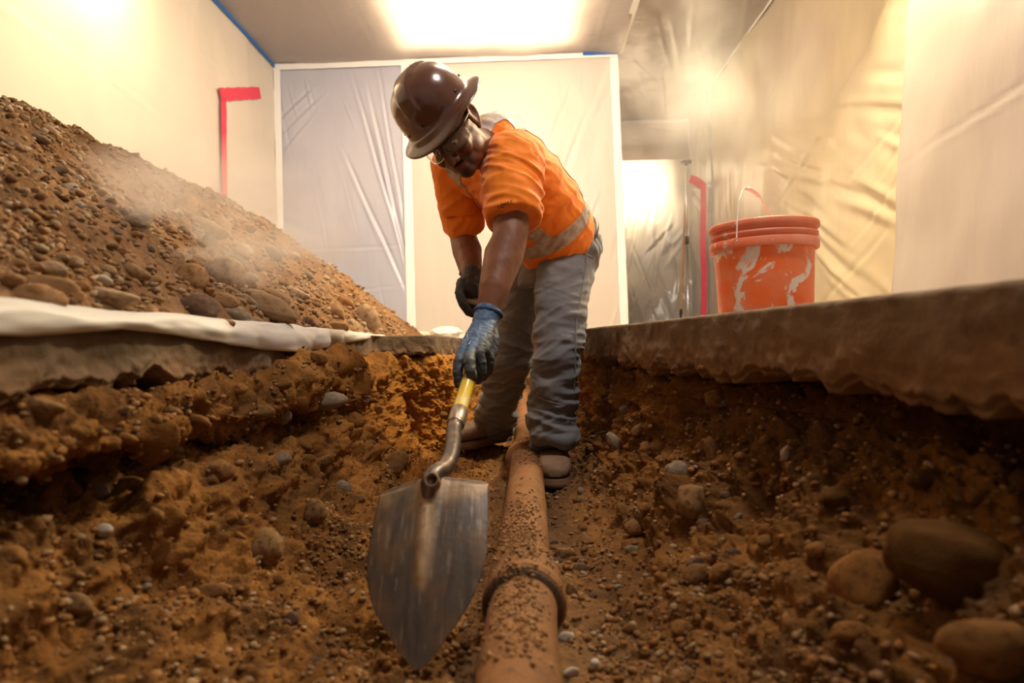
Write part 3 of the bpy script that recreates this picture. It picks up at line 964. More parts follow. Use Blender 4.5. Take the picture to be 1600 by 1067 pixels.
def scatter(Gr, n, wts, seed, pal, smin, smax, name, parent):
    nr = normals(Gr)
    if nr[nr.shape[0] // 2, nr.shape[1] // 2, 2] < 0: nr = -nr
    Pp = Gr.reshape(-1, 3); Nr = nr.reshape(-1, 3)
    r_ = np.random.RandomState(seed)
    w_ = wts / wts.sum()
    ii = r_.choice(len(Pp), n, p=w_)
    sizes = smin + (smax - smin) * r_.uniform(0, 1, n) ** 3.2
    sizes = np.minimum(sizes, .0045 + .004 * np.abs(Pp[ii, 1]))
    pal = np.array(pal)
    c = pal[r_.randint(0, len(pal), n)] * r_.uniform(.7, 1.15, (n, 1))
    pebbles(name, Pp[ii] + r_.uniform(-.003, .003, (n, 3)), Nr[ii], sizes, M_peb, parent, c)


Pp = MG.reshape(-1, 3)
cell = (np.abs(np.gradient(MG[..., 1], axis=0)) * np.abs(np.gradient(MG[..., 0], axis=1))).ravel()
wt = np.maximum(cell, 1e-9) * (Pp[:, 2] > .005) * (Pp[:, 1] > .3) / (np.maximum(Pp[:, 1], .5) ** 1.1) * (Pp[:, 0] > -1.65) * (.35 + sst(-.3, .4, pn(Pp, 4, 66)))
scatter(MG, 15000, wt, 3, [(.30, .160, .07), (.38, .22, .11), (.24, .13, .06), (.38, .26, .15), (.18, .10, .045), (.33, .19, .09), (.44, .33, .21)], .003, .016, 'pebbles', mound)
Pp = G2g.reshape(-1, 3)
fl2 = (Pp[:, 2] < -.44)
gr1 = (np.linalg.norm(np.gradient(G2g, axis=0), axis=2) * np.linalg.norm(np.gradient(G2g, axis=1), axis=2)).ravel()
wt = gr1 * (Pp[:, 1] > .3) * (.8 + 1.9 * fl2) * (.25 + sst(-.3, .4, pn(Pp, 6, 22))) / np.maximum(Pp[:, 1], .6)
wt = wt * (np.abs(Pp[:, 0] + .002) > .05)
scatter(G2g, 34000, wt, 4, [(.28, .125, .038), (.34, .165, .06), (.22, .105, .038), (.30, .17, .08), (.16, .08, .03), (.27, .12, .035), (.36, .24, .13)], .0018, .0085, 'pebbles', ground)

# rubble clods hanging under the right slab edge
# ------------------------------------------------------------------ white sheet under the mound, hanging over the slab edge
yy = np.concatenate([np.linspace(-1.4, .5, 30)[:-1], np.linspace(.5, 2.95, 260)])
drop = np.interp(yy, [-1.4, .5, .82, 1.0, 1.15, 1.5, 1.78, 1.9, 2.1, 2.4, 2.72, 2.95], [.03, .03, .030, .016, .022, .050, .062, .060, .045, .026, .004, .002])
hgt = np.interp(yy, [-1.4, .5, .82, 1.0, 1.15, 1.4, 1.75, 1.9, 2.2, 2.7, 2.95], [.014, .014, .014, .008, .014, .010, .014, .009, .010, .004, .001])
nj = 26
tj = np.linspace(0, 1, nj)
V = np.zeros((len(yy), nj, 3))
for j, t in enumerate(tj):
    pts = np.stack([0 * yy, yy, 0 * yy + t], 1)
    if t < .5:
        k_ = t / .5
        x = -.80 + .147 * k_
        z = .004 + hgt * k_ ** 2 + .004 * fbm(pts * [1, 1, .6], 7, 2) * k_
    else:
        k_ = (t - .5) / .5
        x = -.653 + .016 * np.sin(k_ * 2.6) + .008 * k_ * np.sin(yy * 26 + 2 * np.sin(yy * 9)) * np.interp(yy, [1.5, 1.8], [.6, 1.6])
        z = hgt - (drop + hgt) * k_ ** 1.2
    x = x + .004 * fbm(pts * [1, 1, .5], 8, 2) * (t > .3)
    V[:, j] = np.stack([x + 0 * yy, yy, z], 1)
M_pl = mat('white_poly_sheet', (.80, .76, .70), .4, bump=[(5, .25, .01, 'n', (1, .4, 1))], translucent=.2)
sh = link('ground_sheet', mesh_np('ground_sheet', V.reshape(-1, 3), grid_faces(len(yy), nj)), M_pl, label='white plastic sheet under the dirt mound, its edge draped over the left slab lip', cat='plastic sheet')
m_ = sh.modifiers.new('t', 'SOLIDIFY'); m_.thickness = .0015


# crumpled white plastic and a bag at the far end of the trench
def lump_obj(name, px, py, Y, wpx, hpx, seed, material, **kw):
    c = P(px, py, Y); rx = wpx / 2 * Y / FPX; rz = hpx / 2 * Y / FPX
    bm = bmesh.new(); bmesh.ops.create_icosphere(bm, subdivisions=5, radius=1)
    V_ = np.array([v.co for v in bm.verts])
    V_ = V_ * (1 + .18 * ridge(V_, 1.3, 3, seed) * .8)[:, None]
    V_ = V_ * [rx, rx * .8, rz]
    V_[:, 2] = np.maximum(V_[:, 2], -rz * .75)
    me = bpy.data.meshes.new(name); bm.to_mesh(me); bm.free(); set_v(me, V_ + [c[0], Y, max(c[2], rz * .75 + .001)])
    me.polygons.foreach_set('use_smooth', np.ones(len(me.polygons), dtype=bool))
    return link(name, me, material, **kw)


M_bag = mat('white_cloth', (.85, .80, .72), .6, bump=[(20, .5, .01)])
lump_obj('crumpled_bag', 697, 520, 4.95, 44, 18, 3, M_bag, label='white crumpled bag on the slab at the far end of the trench', cat='bag')
lump_obj('cloth_scrap', 655, 523, 4.9, 32, 10, 8, mat('tan_cloth', (.75, .62, .42), .7, bump=[(20, .5, .01)]), label='small cream scrap left of the white bag at the trench end', cat='scrap')

# ------------------------------------------------------------------ drain pipe
M_pipe = mat('rusty_cast_iron', (.22, .085, .022), .82, var=[(7, (.30, .13, .038), .4, .65), (30, (.13, .065, .028), .55, .7), (110, (.42, .25, .12), .68, .78)],
             bump=[(40, .5, .006), (160, .5, .002)])
M_pipe_dark = mat('dark_iron_recess', (.085, .042, .018), .8, bump=[(60, .5, .004)])
pipe_pts = [(.35, P(789, 1065, .92))]


def pipe_axis(Y):
    zc = np.interp(Y, [-1.2, .9, 1.4, 2.0, 3.0, 4.7], [-.505, -.505, -.505, -.495, -.475, -.445])
    xc = np.interp(Y, [-1.2, .9, 1.4, 1.85, 2.3, 3.0, 4.7], [-.022, -.022, -.018, -.013, -.010, -.012, -.018])
    xc = xc + .007 * np.exp(-((Y - 1.15) / .09) ** 2)
    return np.stack([xc, Y, zc], -1)


pipe = empty('drain_pipe', (0, 1.5, -.56), 'rust-brown cast iron drain pipe running along the trench bottom', 'pipe')


def pipe_piece(name, y0, y1, rfun, ny, material=M_pipe, amp=.0012, **kw):
    ys = np.linspace(y0, y1, ny)
    c = pipe_axis(ys); n = 72
    t = np.linspace(0, 2 * np.pi, n, endpoint=False)
    r_ = rfun(ys)[:, None] * np.ones(n)
    V_ = np.stack([c[:, None, 0] + r_ * np.cos(t), c[:, None, 1] + 0 * r_, c[:, None, 2] + r_ * np.sin(t)], 2).reshape(-1, 3)
    dn = amp * fbm(V_, 14, 4)
    cc = np.repeat(c, n, 0); dv = V_ - cc; dv /= np.linalg.norm(dv, axis=1)[:, None] + 1e-9
    V_ = V_ + dv * dn[:, None]
    me = mesh_np(name, V_, grid_faces(ny, n, close_v=True))
    ob = link(name, me, material, **kw); adopt(ob, pipe); return ob


RP = .0575
pipe_piece('pipe_section', -1.2, 1.22, lambda y: RP + 0 * y, 300)
pipe_piece('pipe_section', 1.24, 2.55, lambda y: np.interp(y, [1.24, 2.42, 2.5, 2.55], [RP - .001, RP, RP, RP]), 220)
pipe_piece('pipe_section', 2.55, 4.75, lambda y: RP - .003 + 0 * y, 200)
# near hub (bell opening towards the camera, lead/packing ring inside) and the far one
pipe_piece('hub', 1.085, 1.34, lambda y: np.interp(y, [1.085, 1.087, 1.10, 1.115, 1.13, 1.20, 1.23, 1.30, 1.34], [.060, .070, .0735, .0735, .070, .069, .066, .059, .0565]), 120, amp=.0016)
pipe_piece('packing_ring', 1.078, 1.10, lambda y: np.interp(y, [1.078, 1.08, 1.10], [.056, .067, .068]), 12, M_pipe_dark)
pipe_piece('hub', 2.36, 2.56, lambda y: np.interp(y, [2.36, 2.362, 2.375, 2.39, 2.40, 2.47, 2.50, 2.56], [.055, .076, .079, .079, .074, .072, .062, .055]), 90, amp=.0016)
# soil lying on top of the pipe
r_ = np.random.RandomState(12)
n = 2600
ys = np.concatenate([r_.normal(1.32, .17, n // 2), r_.uniform(.8, 1.1, n // 4), r_.normal(2.3, .12, n - n // 2 - n // 4)])
th = r_.normal(np.pi / 2 + .05, .40, n)
hub = np.interp(ys, [1.06, 1.09, 1.2, 1.33, 1.35], [0, .015, .012, .002, 0]) + np.interp(ys, [2.36, 2.37, 2.47, 2.55], [0, .02, .015, 0])
c = pipe_axis(ys)
rr = RP + hub + .001
pp = np.stack([c[:, 0] + rr * np.cos(th), ys, c[:, 2] + rr * np.sin(th)], 1)
nn = np.stack([np.cos(th), 0 * th, np.sin(th)], 1)
pal = np.array([(.34, .18, .07), (.27, .13, .05), (.38, .22, .10), (.2, .1, .04)])
pebbles('loose_soil', pp, nn, .0010 + .0036 * r_.uniform(0, 1, n) ** 3.5, M_peb, pipe, pal[r_.randint(0, 4, n)])
def nrm(v):
    v = np.asarray(v, float); return v / np.linalg.norm(v)


def cdir(x, up, c): return nrm(MR @ np.array([x, up, c]))


# =================================================================== BUCKET
bc = P(1196, 500, 1.86)
bloc = np.array([bc[0], 1.86, 0.0])
BKT_H = .268
M_bkt = mat('orange_plastic_with_plaster', (.88, .13, .028), .42, spec=.4)
nt = M_bkt.node_tree; N = nt.nodes; L = nt.links
tc = N.new('ShaderNodeTexCoord')
mp = N.new('ShaderNodeMapping'); mp.inputs['Location'].default_value = (3.1, 1.7, 0.4); mp.inputs['Scale'].default_value = (13, 13, 10); mp.inputs['Rotation'].default_value = (.3, .5, .2)
nz = N.new('ShaderNodeTexNoise'); nz.inputs['Scale'].default_value = 1.0; nz.inputs['Detail'].default_value = 5; nz.inputs['Roughness'].default_value = .62; nz.inputs['Distortion'].default_value = .9
mr = N.new('ShaderNodeMapRange'); mr.inputs[1].default_value = .53; mr.inputs[2].default_value = .56
n2_ = N.new('ShaderNodeTexNoise'); n2_.inputs['Scale'].default_value = 14; n2_.inputs['Detail'].default_value = 6
m2 = N.new('ShaderNodeMapRange'); m2.inputs[1].default_value = .35; m2.inputs[2].default_value = .85
mxa = N.new('ShaderNodeMix'); mxa.data_type = 'RGBA'; mxa.inputs[6].default_value = (.92, .17, .035, 1); mxa.inputs[7].default_value = (.86, .34, .20, 1)
mxb = N.new('ShaderNodeMix'); mxb.data_type = 'RGBA'; mxb.inputs[7].default_value = (.80, .72, .68, 1)
L.new(tc.outputs['Object'], mp.inputs[0]); L.new(mp.outputs[0], nz.inputs['Vector']); L.new(nz.outputs[0], mr.inputs[0])
L.new(tc.outputs['Object'], n2_.inputs['Vector']); L.new(n2_.outputs[0], m2.inputs[0])
L.new(m2.outputs[0], mxa.inputs[0]); L.new(mxa.outputs[2], mxb.inputs[6]); L.new(mr.outputs[0], mxb.inputs[0])
L.new(mxb.outputs[2], N['Principled BSDF'].inputs['Base Color'])
M_bkt2 = mat('dusty_orange_plastic', (.80, .17, .07), .5, var=[(9, (.82, .34, .22), .4, .75), (26, (.72, .66, .62), .64, .70)])
bkt = empty('bucket', bloc, 'orange plastic bucket smeared with white plaster on the slab right of the trench', 'bucket')
H = BKT_H
prof = [(0, .004), (.10, .004), (.122, 0), (.127, .006), (.129, .02), (.1375, H * .70), (.138, H * .72), (.135, H * .72), (.127, .02), (.0, .012)]
adopt(link('body', lathe_mesh('body', [(0, .001), (.12, .001), (.1255, .004), (.128, .012), (.1365, H - .03), (.137, H - .004), (.1335, H - .004), (.1245, .012), (0, .008)], 96, bloc), M_bkt), bkt)
adopt(link('rim', lathe_mesh('rim', [(.1365, H - .075), (.146, H - .076), (.1475, H - .072), (.1480, H - .052), (.1465, H - .050), (.1405, H - .049), (.1405, H - .041), (.1455, H - .040), (.1460, H - .031),
        (.1410, H - .030), (.1410, H - .019), (.1475, H - .018), (.1490, H - .014), (.1495, H - .003), (.1470, H), (.1360, H), (.1340, H - .004), (.1330, H - .03), (.1365, H - .075)], 96, bloc), M_bkt2), bkt)
# bail handle, standing up and leaning
M_wire = mat('pale_wire', (.75, .72, .68), .4, metal=.5)
e0 = P(1151, 377, 1.72); e1 = P(1235, 366, 1.98)
arc = [e0, P(1152, 345, 1.74), P(1156, 310, 1.76), P(1162, 295, 1.775), P(1168, 294, 1.79), P(1178, 299, 1.82), P(1187, 307, 1.85), P(1194, 320, 1.89), P(1203, 338, 1.93), P(1216, 356, 1.97)]
sp_ = []
for i in range(len(arc) - 1):
    for t in np.linspace(0, 1, 5, endpoint=False): sp_.append(arc[i] * (1 - t) + arc[i + 1] * t)
arc = np.array(sp_ + [arc[-1]])
hnd = link('handle', tube_mesh('handle', arc, .0018, 8), M_wire); adopt(hnd, bkt)
gp = arc[18:31:1][::3][:5]
g_ = link('grip', tube_mesh('grip', gp, [.0040, .0056, .0056, .0056, .0040], 10), mat('white_grip', (.82, .78, .74), .5)); adopt(g_, hnd); g_.parent = hnd; g_.matrix_parent_inverse = Matrix.Translation(bkt.location).inverted() @ Matrix.Identity(4)
g_.matrix_parent_inverse = hnd.matrix_world.inverted() if False else Matrix.Identity(4)
bs = Blob(); bs.cap(e0 + [0, .0, 0], e0 + [.0, .02, 0], .010, .011, flat0=True)
adopt(link('handle_ear', bs.build('handle_ear', .0015, 2), M_bkt2), bkt)

# =================================================================== SHOVEL
sh_ = empty('shovel', P(655, 1045, 1.06), 'round-point digging shovel with a worn steel blade and yellow-banded handle, held by the worker', 'shovel')
# blade frame: tip, top, across
tip = P(656, 1050, .975); topc = P(676, 754, 1.165)
ax = topc - tip; BL_ = np.linalg.norm(ax); ax /= BL_
acr = P(762, 742, 1.155) - P(586, 776, 1.17); acr -= ax * np.dot(acr, ax); BW = np.linalg.norm(acr); acr /= BW
nb = np.cross(acr, ax); nb /= np.linalg.norm(nb)
if nb[1] > 0: nb = -nb                    # back of the blade faces the camera
nu, nv = 90, 70
tv = np.linspace(0, 1, nu)
halfw = np.interp(tv, [0, .02, .06, .12, .2, .3, .42, .55, .7, .85, .95, 1.0], [.004, .10, .22, .37, .56, .76, .91, .985, 1.0, .985, .965, .945]) * BW / 2
Vf = []
for i, t in enumerate(tv):
    for s_ in np.linspace(-1, 1, nv):
        x = s_ * halfw[i]
        xs = x / (BW / 2)
        crown = .022 * (1 - xs ** 2) * (0.35 + .65 * t)        # convex towards the camera
        sag = -.012 * t ** 2 + .018 * math.sin(math.pi * t) * .6
        fr = 0.0
        if t > .33:
            wd = np.interp(t, [.33, .42, .8, 1.0], [.004, .011, .017, .024])
            fr = .013 * np.interp(t, [.33, .45, 1], [0, .7, 1.25]) * math.exp(-(x / wd) ** 2 * 1.2) * min(1, (t - .33) / .1)
        yt = BL_ * t + (-.010 * (abs(s_) ** 2) if t > .97 else 0)
        Vf.append(tip + ax * yt + acr * x + nb * (crown + sag + fr))
Vf = np.array(Vf)
tt_ = np.repeat(tv, nv); ss_ = np.tile(np.linspace(-1, 1, nv), nu)
xs_ = ss_ * np.repeat(halfw, nv)
nzz = fbm(np.stack([xs_ * 60, tt_ * 3, 0 * tt_], 1), 1, 4)
nz3 = fbm(Vf, 18, 4, .5, 4)
c_steel = np.array([.125, .092, .070]); c_mud = np.array([.62, .41, .22]); c_rust = np.array([.20, .11, .05]); c_dark = np.array([.07, .054, .045])
wm = np.clip(sst(-.2, .5, nzz) * .75, 0, 1)[:, None]
cc = c_steel * (1 - wm) + c_dark * wm
wr = sst(-.1, .6, nz3 + .5 * (np.abs(ss_) - .5))[:, None] * .55
cc = cc * (1 - wr) + c_rust * wr
wsc = (sst(.35, .7, fbm(np.stack([xs_ * 150, tt_ * 5, 0 * tt_], 1), 1, 3, .5, 60)) * .6)[:, None]
cc = cc * (1 - wsc) + np.array([.32, .24, .18]) * wsc
wfr = (np.exp(-(xs_ / np.interp(tt_, [.33, .45, .8, 1.], [.006, .012, .016, .026])) ** 2) * sst(.34, .42, tt_))
wfr = np.clip(wfr * (1.1 + .4 * nz3), 0, 1)[:, None] * .85
cc = cc * (1 - wfr) + c_mud * wfr
wtp = (sst(.86, 1.0, tt_ + .08 * nz3) * .6)[:, None]
cc = cc * (1 - wtp) + c_mud * .75 * wtp
M_blade = mat('worn_steel_blade', col=True, rough=.45, metal=.2, spec=.5, bump=[(6, .25, .004, 'n', (14, 1, 1)), (90, .35, .0015)], var=[(22, (.10, .075, .055), .55, .75)])
bl = link('blade', mesh_np('blade', Vf, grid_faces(nu, nv), cols=cc), M_blade); adopt(bl, sh_)
m_ = bl.modifiers.new('t', 'SOLIDIFY'); m_.thickness = .0028; m_.offset = 0
# rolled step along the top edge
stp = Vf.reshape(nu, nv, 3)[-1]
for sl in (slice(0, 27), slice(43, 70)):
    k_ = link('step', tube_mesh('step', stp[sl] - nb * .001, .0032, 8), M_blade); adopt(k_, sh_); set_cols(k_.data, np.tile([.22, .165, .12], (len(k_.data.vertices), 1)))
# neck / socket: bends from the blade line into the handle line
HA = P(712, 662, 1.43); HB = P(768, 474, 2.12)
hd = (HB - HA) / np.linalg.norm(HB - HA)
p0 = tip + ax * BL_ * .84 + nb * .024; p1 = tip + ax * (BL_ * .99) + nb * .024 + acr * .006
ctrl = [p0, p1, P(698, 727, 1.215), P(707, 700, 1.30), HA - hd * .03, HA, HA + hd * .02]


def spline(pts, n):
    pts = [np.asarray(p, float) for p in pts]
    pts = [2 * pts[0] - pts[1]] + pts + [2 * pts[-1] - pts[-2]]
    out = []
    m = len(pts) - 3
    for i in range(m):
        for t in np.linspace(0, 1, n, endpoint=(i == m - 1)):
            a, b, c, d = pts[i:i + 4]
            out.append(.5 * (2 * b + (c - a) * t + (2 * a - 5 * b + 4 * c - d) * t * t + (3 * b - a - 3 * c + d) * t ** 3))
    return np.array(out)


sp = spline(ctrl, 14)
M_sock = mat('scuffed_dark_steel', (.10, .075, .065), .38, metal=.55, var=[(25, (.26, .18, .12), .48, .66), (70, (.38, .30, .24), .66, .74)], bump=[(60, .4, .002)])
rad = np.interp(np.linspace(0, 1, len(sp)), [0, .12, .3, .6, 1], [.006, .017, .0165, .0165, .0185])
adopt(link('socket', tube_mesh('socket', sp, rad, 24), M_sock), sh_)
# open mouth of the frog beside the neck
mo = tip + ax * (BL_ * .985) - acr * .006 + nb * .030
Mo = np.stack([acr, np.cross(ax * .86 + nb * .5, acr), (ax * .80 + nb * .6) / np.linalg.norm(ax * .80 + nb * .6)], 1)
mo2 = P(675, 750, 1.115)
mz = cdir(-.10, .42, .9); mx_ = nrm(np.cross([0, 0, 1], mz)); Mo = np.stack([mx_, np.cross(mz, mx_), mz], 1)
adopt(link('frog_mouth', lathe_mesh('frog_mouth', [(.0105, -.028), (.0125, -.010), (.0130, .004), (.0115, .006), (.0095, .004), (.0090, -.020), (0, -.022)], 28, mo2, Mo), mat('tan_mud', (.30, .19, .10), .7)), sh_)
adopt(link('frog_hollow_shade', lathe_mesh('frog_hollow_shade', [(0, -.012), (.0088, -.012), (.0088, -.010), (0, -.010)], 24, mo2, Mo), M_black), sh_)  # black disc stands in for the shade inside the open mouth
# ferrule, rivet, yellow band, tan shaft
fa_ = HA + hd * .0; 
adopt(link('ferrule', tube_mesh('ferrule', [HA - hd * .004, HA - hd * .001, HA, HA + hd * .055, HA + hd * .058], [.0185, .0205, .0208, .0205, .0180], 28), mat('ferrule_steel', (.32, .25, .20), .35, metal=.6, var=[(30, (.2, .12, .08), .45, .7)])), sh_)
M_yel = mat('yellow_fibreglass', (.82, .56, .03), .35, coat=.3, var=[(12, (.74, .64, .36), .50, .62)])
M_shaft = mat('tan_shaft', (.58, .46, .30), .45, coat=.2, var=[(14, (.45, .33, .2), .4, .7)])
adopt(link('yellow_band', tube_mesh('yellow_band', [HA + hd * .056, HA + hd * .06, HA + hd * .30], [.0165, .0178, .0172], 28), M_yel), sh_)
HE = HA + hd * (np.linalg.norm(HB - HA) - .07)
adopt(link('shaft', tube_mesh('shaft', [HA + hd * .295, HE], [.0165, .0160], 28), M_shaft), sh_)
# D-grip
gr1 = P(722, 468, 2.10); gr2 = P(768, 474, 2.16)
gdir = np.array([-.93, .10, .30]); gdir /= np.linalg.norm(gdir)
gc = P(742, 470, 2.12)
for sgn in (-1, 1):
    e_ = gc + gdir * .052 * sgn
    adopt(link('grip_arm', tube_mesh('grip_arm', spline([HE, HE + hd * .03 + gdir * .03 * sgn, e_ - hd * .01, e_], 8), .0085, 14), M_shaft), sh_)
adopt(link('grip_bar', tube_mesh('grip_bar', [gc - gdir * .056, gc + gdir * .056], .0125, 20), M_shaft), sh_)

# =================================================================== PERSON
M_skin = mat('dark_skin', col=True, rough=.56, spec=.4, bump=[(45, .12, .002), (260, .18, .0006)])
M_shirt = mat('hi_vis_orange_cloth', (1.0, .25, .001), .75, sheen=.25, bump=[(420, .15, .0006)], translucent=.12)
M_pants = mat('grey_work_canvas', (.155, .155, .165), .85, sheen=.15, bump=[(500, .3, .0006), (35, .25, .004)], var=[(9, (.25, .21, .17), .55, .78)])
M_refl = mat('reflective_stripe', (.40, .30, .22), .5, metal=.1, spec=.5, bump=[(220, .5, .0012)], var=[(40, (.50, .42, .36), .45, .6)])
M_boot = mat('dusty_tan_leather', (.30, .19, .115), .7, var=[(10, (.20, .115, .06), .4, .7)], bump=[(60, .4, .002)])
M_sole = mat('worn_boot_sole', (.20, .10, .05), .8, bump=[(60, .4, .002)])




# torso frame
shL = P(803, 250, 2.02); shR = P(712, 262, 2.30)
lat = nrm(shL - shR)
pelv = P(872, 392, 2.46); chest = P(782, 262, 2.20)
axT = nrm(chest - pelv)
front = nrm(np.cross(axT, lat))
if front[0] > 0: front = -front
person_base = np.array([0.0, 2.45, -.56])
hl = P(884, 408, 2.40); hr = P(836, 415, 2.56)
latH = nrm(hl - hr)
frontH = nrm(np.cross([0, 0, 1], latH));
if frontH[1] > 0: frontH = -frontH

# ---- head frame: (right-image x, up, toward camera) -> world
Rw = MR  # camera axes columns: x right, y up, z toward camera




HU = cdir(-.62, .58, .53)
HF = cdir(-.11, -.73, .67); HF = nrm(HF - HU * np.dot(HF, HU))
HS = np.cross(HU, HF)      # person's left -> image right
HM = np.stack([HS, HF, HU], 1)
HC = P(704, 208, 1.93)
hs = 1.05


def H3(s, f, u_): return HC + HM @ (np.array([s, f, u_]) * hs)


b = Blob()
b.ell(H3(0, -.012, .040), np.array([.074, .094, .082]) * hs, HM)
b.ell(H3(0, .038, -.018), np.array([.061, .055, .075]) * hs, HM)
b.ell(H3(0, .030, -.074), np.array([.056, .055, .040]) * hs, HM)
b.ell(H3(0, .070, -.092), np.array([.028, .024, .022]) * hs, HM)
for s in (-1, 1):
    b.ell(H3(.037 * s, .062, -.030), np.array([.026, .026, .026]) * hs, HM)
    b.ell(H3(.050 * s, .015, -.060), np.array([.018, .040, .030]) * hs, HM)
    b.ell(H3(.016 * s, .103, -.036), np.array([.011, .013, .010]) * hs, HM)
    b.ell(H3(.033 * s, .078, .030), np.array([.026, .014, .010]) * hs, HM)
    # ear: plate, rim, lobe
    b.ell(H3(.080 * s, -.014, .0), np.array([.009, .021, .032]) * hs, HM)
    ear = [H3(.080 * s, .006, .012), H3(.088 * s, -.004, .030), H3(.092 * s, -.022, .032), H3(.092 * s, -.034, .016), H3(.090 * s, -.032, -.006), H3(.085 * s, -.018, -.026), H3(.080 * s, -.004, -.034)]
    b.chain(ear, [.0045, .0050, .0055, .0055, .0055, .0065, .007], 10)
b.cap(H3(0, .086, .018), H3(0, .112, -.028), .010, .0145)
b.ell(H3(0, .114, -.034), np.array([.014, .013, .012]) * hs, HM)
b.ell(H3(0, .088, -.060), np.array([.026, .015, .009]) * hs, HM)
b.ell(H3(0, .086, -.073), np.array([.022, .014, .008]) * hs, HM)
# eyelids over the eyeballs
for s in (-1, 1): b.ell(H3(.031 * s, .070, .004), np.array([.016, .014, .013]) * hs, HM)
# neck into chest
neck = P(768, 232, 2.10)
b.chain([H3(0, -.02, -.03), H3(0, -.035, -.085), neck, chest + axT * .05], [.062, .062, .070, .08])
# slim torso core and legs inside the clothes
b.chain([chest, pelv], [.10, .11])
elL = P(796, 374, 1.90); wrL = P(764, 486, 1.80)
elR = P(724, 372, 2.44); wrR = P(737, 432, 2.15)
b.chain([chest, shL, elL], [.09, .066, .050])
b.cap(shL, P(798, 335, 1.93), .064, .056)
fmL = P(787, 400, 1.885)
b.chain([P(799, 350, 1.925), elL, fmL, P(772, 450, 1.825), wrL], [.054, .052, .058, .044, .031])
b.chain([chest, shR, elR], [.08, .060, .050])
b.chain([elR, P(730, 392, 2.33), wrR], [.050, .053, .034])
# hands (inside the gloves)
hndL = P(746, 540, 1.72); hndR = P(740, 455, 2.12)
b.cap(wrL, hndL, .024, .014); b.cap(wrR, hndR, .024, .020)
knL = P(882, 548, 2.27); anL = P(862, 690, 2.37)
knR = P(802, 552, 2.68); anR = P(772, 655, 2.98)
b.chain([hl, knL, anL], [.07, .048, .038]); b.chain([hr, knR, anR], [.07, .048, .038])
me = b.build('person', .0042, 3)
V = get_v(me); Nv = get_n(me)
Lc = (V - HC) @ HM / hs
# forearm veins / muscle definition, face creases
inhead = (np.abs(Lc[:, 0]) < .11) & (Lc[:, 1] < .14) & (Lc[:, 1] > -.12) & (Lc[:, 2] > -.12)
dv = np.where(inhead, 0, .0018 * ridge(V * [1, 1, .45], 22, 2, 3) * .6)
# nasolabial fold and ear hollow, nostrils
for s in (-1, 1):
    for (c, r_, a_) in (((.030 * s, .084, -.050), .010, -.004), ((.024 * s, .092, -.040), .008, -.004), ((.086 * s, -.016, .004), .012, -.005), ((.007 * s, .112, -.047), .005, -.004),
                        ((.040 * s, .078, -.008), .010, -.003)):
        dv = dv + a_ * np.exp(-((Lc - np.array(c)) ** 2).sum(1) / r_ ** 2)
dv = dv + -.003 * np.exp(-((Lc - np.array([0, .10, -.0665])) / np.array([.022, .02, .0030])) ** 2).sum(1) * 0
V = V + Nv * dv[:, None]
set_v(me, V)
n1 = sst(-.5, .5, fbm(V, 14, 3, .5, 12))[:, None]
cs = np.array([.125, .042, .018]) * (1 - n1) + np.array([.165, .060, .028]) * n1
arm = (V[:, 2] < .38)[:, None]
cs = np.where(arm, cs * [1.30, 1.35, 1.45], cs)
beard = np.exp(-(((Lc - [0, .090, -.052]) / [.030, .022, .007]) ** 2).sum(1)) + np.exp(-(((Lc - [0, .082, -.090]) / [.026, .03, .018]) ** 2).sum(1)) \
    + .8 * np.exp(-(((np.abs(Lc) * [1, 0, 0] + Lc * [0, 1, 1] - [.031, .080, -.072]) / [.008, .02, .02]) ** 2).sum(1))
beard = np.clip(beard * 1.2, 0, 1)[:, None] * inhead[:, None]
cs = cs * (1 - .75 * beard) + np.array([.018, .012, .010]) * .75 * beard
lips = (np.clip(np.exp(-(((Lc - [0, .098, -.066]) / [.022, .015, .009]) ** 2).sum(1)), 0, 1) * inhead)[:, None]
cs = cs * (1 - .6 * lips) + np.array([.20, .05, .035]) * .6 * lips
hair = (sst(.02, .05, Lc[:, 2] + .3 * np.clip(-Lc[:, 1] - .03, 0, 1)) * inhead * (np.abs(Lc[:, 0]) < .082))[:, None]
cs = cs * (1 - .8 * hair) + np.array([.012, .010, .010]) * .8 * hair
set_cols(me, cs)
man = link('person', me, M_skin, label='worker in brown hard hat, orange shirt and grey trousers bending to dig in the trench', cat='person')
# eyes
M_eye = mat('eye_white', (.6, .52, .45), .2)
for s in (-1, 1):
    be = Blob(); be.ell(H3(.031 * s, .0735, .000), np.array([.0115] * 3) * hs, HM)
    e_ = be.build('eye', .0015, 2)
    V = get_v(e_); Le = (V - HC) @ HM / hs
    iris = (np.hypot(Le[:, 0] - .031 * s, Le[:, 2] + .004) < .005)[:, None]
    set_cols(e_, np.where(iris, [.02, .012, .008], [.55, .48, .42]))
    link('eye', e_, mat('eye', col=True, rough=.15), man)


def folds(V, axis, amp, s_ax, s_per, off, warp=.6, power=1.4):
    """cloth folds running across the given axis"""
    a = V @ axis
    per = V - a[:, None] * axis
    wv = pn(V, 4.5, off + 5) * warp
    q_ = per * s_per + (axis[None] * (a * s_ax + wv)[:, None])
    r1 = 1 - 2 * np.abs(pn(q_, 1.0, off))
    r2 = 1 - 2 * np.abs(pn(q_, 2.1, off + 11))
    r = np.sign(r1) * np.abs(r1) ** power + .45 * r2
    return amp * r


